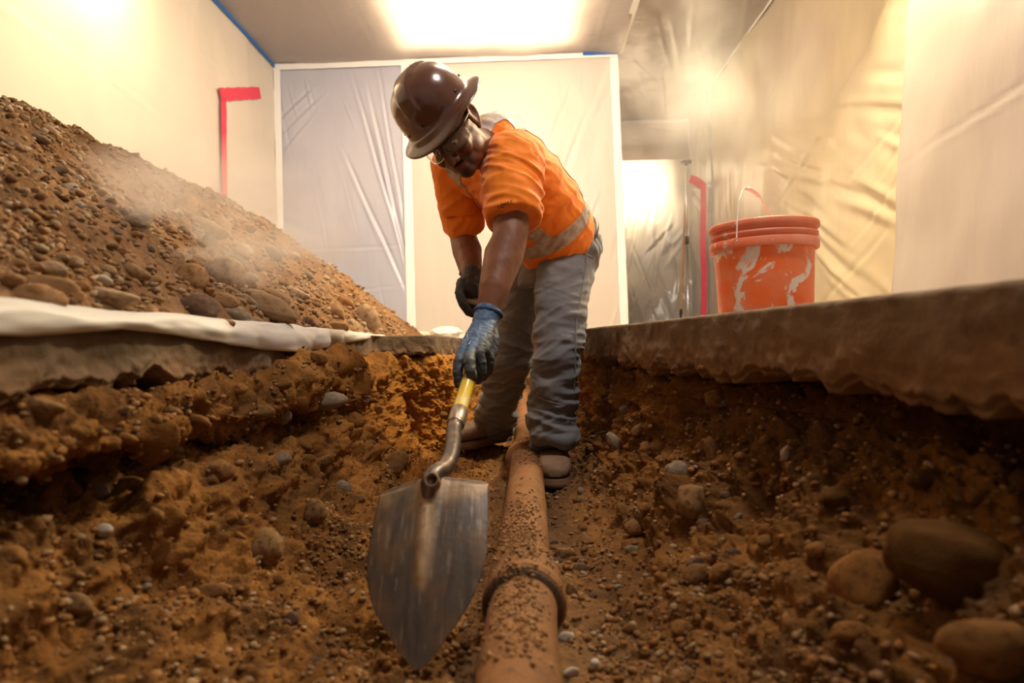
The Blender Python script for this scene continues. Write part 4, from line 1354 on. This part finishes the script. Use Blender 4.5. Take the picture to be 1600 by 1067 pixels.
# ---- shirt
b = Blob()
rings = [(P(876, 388, 2.44), lat * .150, front * .128), (P(868, 372, 2.42), lat * .165, front * .142), (P(848, 338, 2.36), lat * .172, front * .146), (P(822, 302, 2.29), lat * .180, front * .142),
         (P(800, 276, 2.24), lat * .185, front * .134), (P(786, 256, 2.19), lat * .178, front * .122), (P(776, 238, 2.15), lat * .145, front * .10), (P(768, 226, 2.12), lat * .095, front * .082)]
hemax = nrm(P(922, 350, 2.42) - P(822, 416, 2.42))
b.loft([(c + np.array(0), a_, f_) for c, a_, f_ in rings], 40)
b.chain([chest + lat * .06, shL], [.11, .088])
b.cap(shL, P(800, 300, 1.97), .090, .087)
sleeveL = P(803, 342, 1.925)
b.cap(P(800, 290, 1.975), sleeveL, .087, .080, flat1=True)
b.chain([chest - lat * .05, shR], [.11, .085])
b.cap(shR, P(722, 330, 2.36), .085, .072, flat1=True)
b.cap(P(722, 330, 2.36), P(728, 356, 2.40), .075, .072, flat0=True, flat1=True)
# collar
b.chain([P(770, 215, 2.10), P(764, 222, 2.09)], [.074, .074])
me = b.build('shirt', .0046, 3)
V = get_v(me); Nv = get_n(me)
T_ax = (V - pelv) @ axT
Lt = (V - chest) @ lat; Ft_ = (V - chest) @ front
dL = nrm(sleeveL - shL)
nearL = np.exp(-(np.linalg.norm(V - (shL + sleeveL) / 2, axis=1) / .15) ** 2)
d1 = folds(V, nrm(dL + .8 * front), .0095, 17, 5, 3) * (.3 + nearL)
d2 = folds(V, nrm(axT + .45 * front), .0085, 14, 4.5, 21) * (1 - .8 * nearL) * (.35 + .65 * sst(.45, .1, T_ax) + .3 * sst(.0, .1, Ft_))
d3 = folds(V, nrm(axT - .9 * lat), .004, 11, 3.5, 31) * (1 - nearL)
V = V + Nv * (d1 + d2 + d3)[:, None]
set_v(me, V)
shirt = link('shirt', me, M_shirt, man)


def sub_surface(name, src, planes, drop, off, material, parent, th=.0012):
    """crisp band cut out of a surface by planes (point, normal kept side)"""
    bm = bmesh.new(); bm.from_mesh(src)
    for co, no in planes:
        bmesh.ops.bisect_plane(bm, geom=bm.verts[:] + bm.edges[:] + bm.faces[:], plane_co=Vector(co), plane_no=Vector(-np.asarray(no)), clear_outer=True)
    bad = [f for f in bm.faces if drop(np.array(f.calc_center_median()))]
    bmesh.ops.delete(bm, geom=bad, context='FACES')
    bm.normal_update()
    ns = {v: v.normal.copy() for v in bm.verts}
    for v in bm.verts: v.co += ns[v] * off
    me = bpy.data.meshes.new(name); bm.to_mesh(me); bm.free()
    me.materials.clear(); me.polygons.foreach_set('use_smooth', np.ones(len(me.polygons), dtype=bool))
    ob = link(name, me, material, parent)
    s_ = ob.modifiers.new('t', 'SOLIDIFY'); s_.thickness = th; s_.offset = 1
    return ob


V = get_v(me)
# waist stripe: a ring round the torso, parallel to the hem
hem_c = P(872, 384, 2.43)
hem_n = axT




def seg_dist(p, a_, b_):
    t_ = np.clip(np.dot(p - a_, b_ - a_) / np.dot(b_ - a_, b_ - a_), 0, 1.5)
    return np.linalg.norm(p - a_ - (b_ - a_) * t_)


sub_surface('reflective_stripe', me, [(hem_c + axT * .085, axT), (hem_c + axT * .138, -axT)],
            lambda p: seg_dist(p, shL, sleeveL) < .112 or seg_dist(p, shR, P(728, 356, 2.40)) < .115, .0012, M_refl, shirt)
for sg, cut in ((1, .138), (-1, .138)):
    sub_surface('reflective_stripe', me, [(chest + lat * sg * .070, lat * sg), (chest + lat * sg * .120, -lat * sg), (hem_c + axT * cut, axT)],
                lambda p: seg_dist(p, shL + (sleeveL - shL) * .45, sleeveL) < .09 or seg_dist(p, shR + (P(728, 356, 2.40) - shR) * .4, P(728, 356, 2.40)) < .125, .0014, M_refl, shirt)
shirt_bvh = BVHTree.FromPolygons([tuple(v) for v in get_v(me)], [tuple(p.vertices) for p in me.polygons])


# printed word on the sleeve: letters as thin strokes lying on the cloth
def on_surf(bv, px, py, off=.001):
    o_, d_ = ray(px, py)
    h_ = bv.ray_cast(o_, d_, 12)
    if h_[0] is None: return None
    n = h_[1] if h_[1].dot(d_) < 0 else -h_[1]
    return np.array(h_[0] + n * off)


LET = {'F': [[(0, 0), (0, 1), (.6, 1)], [(0, .55), (.5, .55)]], 'O': [[(.3 + .42 * math.cos(a), .5 + .55 * math.sin(a)) for a in np.linspace(0, 2 * math.pi, 14)]],
       'R': [[(0, 0), (0, 1), (.5, 1), (.6, .8), (.5, .55), (0, .55)], [(.25, .55), (.6, 0)]], 'C': [[(.6, .85), (.35, 1), (.05, .75), (.05, .25), (.35, 0), (.6, .15)]],
       'E': [[(.6, 1), (0, 1), (0, 0), (.6, 0)], [(0, .5), (.5, .5)]]}


def write(bv, word, px0, py0, px1, py1, hgt_px, width, material, name, parent, off=.0012):
    parts = []
    ex = np.array([px1 - px0, py1 - py0], float); Lw = np.linalg.norm(ex); ex /= Lw
    ey = np.array([ex[1], -ex[0]])
    adv = Lw / len(word)
    for k_, ch in enumerate(word):
        for st in LET[ch]:
            pts = []
            for (x, y) in st:
                q2 = np.array([px0, py0]) + ex * (k_ * adv + x * adv * .95) + ey * y * hgt_px
                p_ = on_surf(bv, q2[0], q2[1], off)
                if p_ is not None: pts.append(p_)
            if len(pts) < 2: continue
            t_ = tube_mesh('x', spline(pts, 3) if len(pts) > 2 else np.array(pts), width * (1.7 if ch == 'O' else 1), 6)
            parts.append((get_v(t_), [tuple(p.vertices) for p in t_.polygons])); bpy.data.meshes.remove(t_)
    if parts:
        return link(name, join_me(name, parts), material, parent)


write(shirt_bvh, 'FORCE', 779, 326, 804, 317, 5.0, .0007, mat('print_black', (.05, .02, .01), .6), 'sleeve_print', shirt)

# ---- trousers
b = Blob()
b.loft([(P(882, 372, 2.46), latH * .150, frontH * .118), (P(880, 395, 2.46), latH * .165, frontH * .128), (P(868, 425, 2.47), latH * .165, frontH * .125), (P(862, 445, 2.47), latH * .14, frontH * .11)], 36)
b.chain([P(888, 400, 2.42), P(880, 440, 2.36), P(876, 495, 2.30), P(871, 548, 2.26), P(866, 600, 2.28), P(862, 650, 2.32)], [.106, .098, .086, .077, .072, .073])
b.cap(P(863, 650, 2.30), P(865, 688, 2.28), .073, .064, flat1=True)
b.chain([P(838, 410, 2.55), P(826, 445, 2.60), P(812, 500, 2.66), P(799, 552, 2.70), P(788, 595, 2.80), P(776, 640, 2.92)], [.108, .100, .088, .078, .070, .070])
b.cap(P(776, 640, 2.92), P(771, 668, 2.98), .070, .068, flat1=True)
me = b.build('trousers', .0050, 4)
V = get_v(me); Nv = get_n(me)
legax = nrm([.0, 0, 1.0])
low_ = sst(.25, -.30, V[:, 2])
d1 = folds(V, nrm([.35, .1, 1.0]), .0130, 15, 3.6, 3, .8) * (.25 + .95 * low_)
d2 = folds(V, nrm([-.5, .1, 1.0]), .0110, 17, 4.0, 13, .8) * (.25 + .8 * low_)
d3 = folds(V, nrm([.1, 0, 1.0]), .011, 30, 4, 33, .6) * sst(-.30, -.42, V[:, 2])
d4 = folds(V, nrm([.8, .1, .8]), .006, 14, 4, 43, .6) * sst(.05, .25, V[:, 2])
V = V + Nv * (d1 + d2 + d3 + d4)[:, None]
set_v(me, V)
pants = link('trousers', me, M_pants, man)
pbv = BVHTree.FromPolygons([tuple(v) for v in get_v(me)], [tuple(p.vertices) for p in me.polygons])


def seam(pts, r_, name, material, bv=pbv, parent=pants):
    out = [on_surf(bv, x, y, r_ * .4) for x, y in pts]
    out = [p for p in out if p is not None]
    if len(out) > 2: link(name, tube_mesh(name, spline(out, 5), r_, 6), material, parent)


M_seam = mat('seam_thread', (.20, .19, .19), .8)
seam([(917, 385), (915, 420), (908, 460), (901, 500), (899, 540), (898, 580), (896, 620), (893, 650)], .0030, 'side_seam', M_seam)
seam([(836, 618), (850, 624), (870, 630), (890, 636)], .0035, 'knee_patch_seam', M_seam)
seam([(905, 395), (915, 398), (925, 402)], .004, 'pocket_flap', M_seam)
b = Blob()
# belt
ring = []
for a in np.linspace(0, 2 * np.pi, 48, endpoint=False):
    ring.append(P(880, 376, 2.455) + lat * .153 * math.cos(a) + front * .131 * math.sin(a))
link('belt', tube_mesh('belt', ring + [ring[0]], .011, 8), mat('dark_belt', (.05, .03, .02), .5), pants)


# ---- boots (local: x forward, y left, z up; origin at the heel on the ground)
def boot(name, loc, fwd, up=(0, 0, 1), side=1):
    f = nrm(fwd); u_ = nrm(np.asarray(up) - f * np.dot(up, f)); l = np.cross(u_, f)
    M_ = np.stack([f, l, u_], 1) * 1.16; loc = np.asarray(loc, float)
    b = Blob()
    def rg(x, w_, z0, z1): return (loc + M_ @ np.array([x, 0, (z0 + z1) / 2]), M_ @ np.array([0, w_, 0]), M_ @ np.array([0, 0, (z1 - z0) / 2]))
    b.loft([rg(-.005, .020, .03, .07), rg(.0, .034, .022, .10), (rg(.03, .040, .022, .14)), rg(.08, .042, .022, .145), rg(.13, .044, .022, .118), rg(.18, .049, .022, .096), rg(.23, .052, .022, .088), rg(.262, .049, .022, .084), rg(.285, .038, .024, .072), rg(.297, .018, .03, .055)], 28, .8)
    b.cap(loc + M_ @ np.array([.055, 0, .08]), loc + M_ @ np.array([.050, 0, .19]), .050, .052, flat1=True)
    # toe cap ridge
    b.chain([loc + M_ @ np.array([.205, .050 * math.cos(a), .055 + .036 * math.sin(a)]) for a in np.linspace(0, math.pi, 9)], [.0035] * 9, 8)
    up_me = b.build('boot', .003, 4)
    Vb = get_v(up_me); Nb = get_n(up_me)
    Lb = (Vb - loc) @ M_ / 1.16 ** 2
    Vb = Vb + Nb * (.0018 * fbm(Vb, 30, 3) + folds(Vb, f, .002, 60, 8, 3) * np.exp(-((Lb[:, 0] - .16) / .03) ** 2))[:, None]
    set_v(up_me, Vb)
    root = link('boot', up_me, M_boot, man)
    outl = [(-.012, .0), (-.006, .026), (.02, .040), (.08, .040), (.13, .042), (.18, .052), (.23, .057), (.265, .054), (.290, .040), (.304, .018), (.308, 0)]
    pts = outl + [(x, -y) for x, y in outl[-2:0:-1]]
    rings = []
    n = len(pts)
    V_ = []
    for z, k_ in ((0, .97), (.004, 1.0), (.014, 1.0), (.016, .985), (.024, .985), (.027, .96)):
        for x, y in pts: V_.append(loc + M_ @ np.array([.148 + (x - .148) * k_, y * k_, z]))
    F = [tuple(f_) for f_ in grid_faces(6, n, close_v=True)] + [tuple(range(n))[::-1], tuple(5 * n + j for j in range(n))]
    sole_ = link('sole', mesh_np('sole', V_, F), M_sole, root)
    bv_ = sole_.modifiers.new('b', 'SUBSURF'); bv_.levels = 1; bv_.render_levels = 1
    # laces across the instep
    for i in range(4):
        x = .085 + i * .022
        h_ = np.interp(x, [.08, .13, .18], [.150, .122, .100])
        link('lace', tube_mesh('lace', [loc + M_ @ np.array([x, y, h_ - 6 * y * y * 2 + .002]) for y in np.linspace(-.028, .028, 9)], .0024, 6), mat('lace', (.24, .16, .09), .8) if i == 0 else bpy.data.materials['lace'], root)
    return root


tl = P(866, 752, 2.24)
boot('boot', (P(862, 700, 2.47)[0], 2.50, tl[2] + .0), (P(867, 750, 2.2)[0] - P(862, 700, 2.47)[0], -.29, -.004))
bR = P(786, 690, 3.02)
boot('boot', (bR[0] + .02, 3.06, P(760, 691, 3.0)[2]), (-.20, -.20, -.0))


# ---- hard hat
M_hat = mat('glossy_brown_fibreglass', (.085, .030, .018), .22, spec=.6, coat=.6, var=[(9, (.11, .045, .028), .4, .7)], bump=[(14, .05, .004), (160, .06, .0006)])
hat_c = P(686, 177, 1.885)
hat_u = cdir(-.66, .56, .50); hf = nrm(HF - hat_u * np.dot(HF, hat_u)); hs_ = np.cross(hat_u, hf)
HMh = np.stack([hs_, hf, hat_u], 1)
prof = [(0.0, .148), (.02, .1475), (.04, .1445), (.06, .138), (.08, .127), (.095, .113), (.106, .095), (.113, .075), (.117, .055), (.119, .035), (.121, .018), (.125, .008), (.134, .001), (.148, -.004), (.158, -.008), (.161, -.011),
        (.160, -.014), (.150, -.011), (.135, -.006), (.122, -.001), (.1165, .010), (.115, .035), (.112, .060), (.100, .095), (.075, .123), (.04, .140), (0.0, .143)]
prof2 = []
for i in range(len(prof) - 1):
    for t in (0, .5):
        prof2.append(tuple(np.array(prof[i]) * (1 - t) + np.array(prof[i + 1]) * t))
prof2.append(prof[-1])
me = lathe_mesh('hard_hat', prof2, 144)
V = get_v(me)
rxy = np.hypot(V[:, 0], V[:, 1])
dome = V[:, 2] > .02
# broad raised crown ridge front to back, narrower towards the front
wid = .034 + .012 * np.clip(-V[:, 1] / .1, -1, 1)
rg_ = sst(wid + .007, wid - .002, np.abs(V[:, 0])) * sst(.035, .075, V[:, 2])
V = V * (1 + (.058 * rg_)[:, None] * np.array([.2, .6, 1.0]))
V[:, 1] *= 1.06
V[:, 1] += .004 * (V[:, 2] < .01) * np.sign(V[:, 1])
V[:, 2] -= np.where(V[:, 2] < .006, .10 * np.clip(rxy - .125, 0, 1) * (np.abs(V[:, 0]) / .15) * .15, 0)
V[:, 2] -= np.where(V[:, 2] < .004, .25 * np.clip(V[:, 1] - .11, 0, 1), 0)
set_v(me, V @ HMh.T * .955 + hat_c)
hat = link('hard_hat', me, M_hat, man)
riv = []
for (a_, z_) in ((20, .030), (52, .030), (-25, .034), (128, .030), (158, .030), (-60, .034), (-120, .03), (90, .034)):
    r_ = .1205
    p_ = np.array([r_ * math.cos(R(a_)), r_ * 1.06 * math.sin(R(a_)), z_]); n_ = nrm([math.cos(R(a_)), math.sin(R(a_)), .15])
    p_ = HMh @ p_ * .955 + hat_c; n_ = HMh @ n_
    link('rivet', tube_mesh('rivet', [p_ - n_ * .002, p_ + n_ * .0016, p_ + n_ * .0024], [.0042, .0040, .0026], 14), mat('dark_rivet', (.02, .015, .014), .3) if not riv else riv[0], hat)
    if not riv: riv.append(bpy.data.materials['dark_rivet'])
# suspension band under the shell
band = [HMh @ np.array([.092 * math.cos(a), .108 * math.sin(a), -.006]) + hat_c for a in np.linspace(0, 2 * np.pi, 40)]
link('headband', tube_mesh('headband', band, .006, 8), M_black, hat)

# ---- safety glasses
M_lens = mat('clear_lens', (.95, .93, .9), .03, trans=.95, spec=.8)
M_lens.node_tree.nodes['Principled BSDF'].inputs['IOR'].default_value = 1.25
gl = empty('safety_glasses', (0, 0, 0), None, None)
gl.parent = man
gn = 40
for s in (-1, 1):
    Vl = []
    for i, a in enumerate(np.linspace(4, 62, gn)):
        aa = R(a) * s
        for j, z in enumerate(np.linspace(-1, 1, 14)):
            hh = .021 * math.sqrt(max(0.02, 1 - (abs((a - 31) / 30)) ** 3.2))
            rr = .108
            Vl.append(H3(.088 * math.sin(aa) * 1.0, .006 + rr * math.cos(aa) - .006 * abs(z), .004 + z * hh - .006 * (a / 62)))
    ln = link('lens', mesh_np('lens', Vl, grid_faces(gn, 14)), M_lens, gl)
    m_ = ln.modifiers.new('t', 'SOLIDIFY'); m_.thickness = .0016
    top = [H3(.088 * math.sin(R(a) * s), .008 + .108 * math.cos(R(a)), .026 - .006 * (a / 62)) for a in np.linspace(0, 66, 24)]
    tmp = top + [H3(.083 * s, .02, .018), H3(.083 * s, -.01, .016), H3(.082 * s, -.035, .008)]
    link('temple', tube_mesh('temple', tmp, .0036, 8), M_black, gl)
    link('nose_pad', tube_mesh('nose_pad', [H3(.012 * s, .104, .006), H3(.015 * s, .098, -.012)], .003, 8), M_black, gl)

# ---- gloves
M_glv = mat('glove_coated', col=True, rough=.6, bump=[(300, .4, .0006), (60, .3, .002)])


def glove(name, blob, colour_fn, parts):
    me = blob.build(name, .0024, 3)
    V = get_v(me); Nv = get_n(me)
    set_v(me, V + Nv * (.0014 * ridge(V, 55, 2, 4))[:, None])
    set_cols(me, colour_fn(V))
    g = link('glove', me, M_glv, man)
    return g, me


# lower hand: back of the hand to the camera, fingers closed round the shaft
HP = lambda t: HA + hd * t     # point on the shaft


def on_shaft(Y): return HA + hd * ((Y - HA[1]) / hd[1])


b = Blob()
wl_ = P(761, 492, 1.795)
kn = [P(724, 548, 1.665), P(735, 551, 1.655), P(748, 552, 1.66), P(757, 548, 1.68)]       # little .. index knuckles
b.cap(P(763, 488, 1.80), P(757, 505, 1.775), .036, .034)
for i, kk in enumerate(kn):
    b.chain([P(752 + 4 * i, 505, 1.77), (P(752 + 4 * i, 505, 1.77) + kk) / 2 + [0, -.004, 0], kk], [.022, .019, .0150])
S1 = on_shaft(1.64); S2 = on_shaft(1.61); S3 = on_shaft(1.67); S4 = on_shaft(1.70)
cr = nrm(np.cross(hd, [0, 0, 1]))      # sideways
if cr[0] < 0: cr = -cr
upn = nrm(np.cross(cr, hd));
if upn[2] < 0: upn = -upn


def curl(k0, S, r0=.0122, lead=.0, side=-1, ext=1.0):
    """a finger from knuckle k0 wrapping over the camera side and under the shaft at S"""
    pts = [k0]
    for a, rr in ((150, .036), (205, .031), (255, .029), (305, .028)):
        # angle measured round the shaft from +cr through upn
        pts.append(S + hd * lead + (cr * math.cos(R(a)) + upn * math.sin(R(a))) * rr * ext)
    b.chain(pts, [r0 * 1.08, r0 * 1.05, r0 * .98, r0 * .92, r0 * .84], 12)


# outer finger hangs along the left of the shaft, next one in front of it, others wrap behind
b.chain([kn[0], P(717, 565, 1.635), P(715, 584, 1.62), P(717, 600, 1.62)], [.0135, .0132, .0122, .0108], 12)
b.chain([kn[1], P(733, 566, 1.612), P(735, 580, 1.600), P(738, 590, 1.605)], [.0145, .0148, .0135, .0115], 12)
b.chain([kn[2], P(752, 566, 1.655), P(753, 582, 1.66), P(747, 594, 1.68)], [.0140, .0125, .0120, .0105], 12)
b.chain([kn[3], P(765, 560, 1.70), P(764, 578, 1.72), P(754, 590, 1.735)], [.0140, .0125, .0115, .0100], 12)
# thumb leaves the side of the palm
b.chain([P(766, 510, 1.77), P(771, 532, 1.735), P(768, 552, 1.715), P(764, 566, 1.70)], [.019, .0165, .0145, .0125], 12)


def gcolL(V):
    x, y = proj(V)
    fing = sst(540, 562, y + .25 * (x - 735))
    # coating: fingers and the thumb side of the palm
    side_ = sst(-4, 6, (x - 776) * .72 + (y - 500) * .55 + 0)
    k_ = np.clip(fing + side_, 0, 1)
    n_ = .5 + .5 * pn(V, 60, 3)
    blue = np.array([.050, .105, .21]); dark = np.array([.045, .052, .058])
    return blue * (1 - k_[:, None]) * (.85 + .3 * n_[:, None]) + dark * k_[:, None] * (.8 + .4 * n_[:, None])


gL, gme = glove('glove', b, gcolL, None)
gL['label'] = 'blue and dark grey coated glove'
fdir = nrm(wrL - P(772, 450, 1.825)); fsd = nrm(np.cross(fdir, [0, 1, 0])); ffw = np.cross(fsd, fdir)
cuff = [P(763, 489, 1.797) + fsd * .037 * math.cos(a) + ffw * .035 * math.sin(a) for a in np.linspace(0, 2 * np.pi, 36)]
M_cuff = mat('blue_knit_cuff', (.03, .075, .17), .8, bump=[(300, .5, .001)])
link('cuff', tube_mesh('cuff', cuff + [cuff[0]], .0062, 10), M_cuff, gL)
gbv = BVHTree.FromPolygons([tuple(v) for v in get_v(gme)], [tuple(p.vertices) for p in gme.polygons])
M_prt = mat('white_print', (.55, .58, .62), .6)
parts = []
for pts in ([(732, 520), (739, 519)], [(733, 524), (738, 523)], [(731, 520), (730, 527)], [(724, 532), (735, 530)], [(722, 536), (727, 535), (733, 533)], [(727, 539), (733, 537)], [(736, 531), (733, 538)]):
    o3 = [on_surf(gbv, x, y, .0009) for x, y in pts]
    o3 = [p for p in o3 if p is not None]
    if len(o3) > 1:
        t_ = tube_mesh('x', o3, .0008, 5); parts.append((get_v(t_), [tuple(p.vertices) for p in t_.polygons])); bpy.data.meshes.remove(t_)
if parts: link('glove_print', join_me('glove_print', parts), M_prt, gL)

# upper hand: closed fist on the D-grip
b = Blob()
b.cap(P(737, 430, 2.15), P(737, 442, 2.125), .036, .038)
b.ell(P(736, 450, 2.11), (.040, .036, .036))
for i in range(4):
    c_ = gc + gdir * (-.036 + .023 * i)
    f_ = nrm(np.cross(gdir, [0, 0, 1]));
    if f_[1] < 0: f_ = -f_
    pts = [c_ + f_ * .012 + np.array([0, 0, .040]), c_ + f_ * .030 + np.array([0, 0, .022]), c_ + f_ * .031 + np.array([0, 0, -.004]), c_ + f_ * .014 + np.array([0, 0, -.024]), c_ - f_ * .010 + np.array([0, 0, -.022])]
    b.chain(pts, [.0140, .0135, .0128, .0120, .0105], 12)
b.chain([P(722, 442, 2.10), P(718, 458, 2.08), P(723, 474, 2.07), P(732, 487, 2.08), P(741, 491, 2.10)], [.018, .0155, .014, .0135, .012], 12)
gR, gme2 = glove('glove', b, lambda V: np.array([.040, .036, .034]) * (.8 + .4 * (.5 + .5 * pn(V, 60, 3))[:, None]), None)
gR['label'] = 'dark charcoal glove closed on the grip'
cuff = [P(737, 428, 2.155) + nrm([1, 0, -.05]) * .038 * math.cos(a) + nrm([0, 1, .3]) * .036 * math.sin(a) for a in np.linspace(0, 2 * np.pi, 36)]
link('cuff', tube_mesh('cuff', cuff + [cuff[0]], .0055, 10), mat('dark_knit_cuff', (.03, .028, .03), .8), gR)

# =================================================================== DRIFTING DUST


def dust(name, c, r, dens, seed, label):
    bm = bmesh.new(); bmesh.ops.create_icosphere(bm, subdivisions=3, radius=1)
    me = bpy.data.meshes.new(name); bm.to_mesh(me); bm.free()
    m = bpy.data.materials.new(name); m.use_nodes = True
    nt = m.node_tree; N = nt.nodes; L = nt.links; N.clear()
    out = N.new('ShaderNodeOutputMaterial'); vs_ = N.new('ShaderNodeVolumeScatter')
    vs_.inputs['Color'].default_value = (.95, .92, .90, 1); vs_.inputs['Anisotropy'].default_value = .5
    tc = N.new('ShaderNodeTexCoord'); nz = N.new('ShaderNodeTexNoise'); nz.inputs['Scale'].default_value = 1.6; nz.inputs['Detail'].default_value = 3
    nz.inputs['Distortion'].default_value = .6
    mp = N.new('ShaderNodeMapping'); mp.inputs['Location'].default_value = (seed, seed * 2, 0)
    ln = N.new('ShaderNodeVectorMath'); ln.operation = 'LENGTH'
    f1 = N.new('ShaderNodeMapRange'); f1.inputs[1].default_value = .2; f1.inputs[2].default_value = 1.0; f1.inputs[3].default_value = 1; f1.inputs[4].default_value = 0
    f2 = N.new('ShaderNodeMapRange'); f2.inputs[1].default_value = .44; f2.inputs[2].default_value = .66; f2.inputs[4].default_value = dens
    mu = N.new('ShaderNodeMath'); mu.operation = 'MULTIPLY'
    L.new(tc.outputs['Object'], ln.inputs[0]); L.new(ln.outputs['Value'], f1.inputs[0])
    L.new(tc.outputs['Object'], mp.inputs[0]); L.new(mp.outputs[0], nz.inputs['Vector']); L.new(nz.outputs[0], f2.inputs[0])
    L.new(f1.outputs[0], mu.inputs[0]); L.new(f2.outputs[0], mu.inputs[1]); L.new(mu.outputs[0], vs_.inputs['Density'])
    L.new(vs_.outputs[0], out.inputs['Volume'])
    me.materials.append(m)
    o = link(name, me, None, label=label, cat='dust haze', kind='stuff')
    o.location = c; o.scale = r
    return o
dust('dust_haze', P(300, 370, 1.75), (.50, .34, .28), 9.0, 1.3, 'pale dust drifting over the face of the dirt mound')
dust('dust_haze', P(1080, 200, 3.3), (.62, .8, .7), .7, 4.1, 'thin dust haze hanging before the alcove and right film wall')
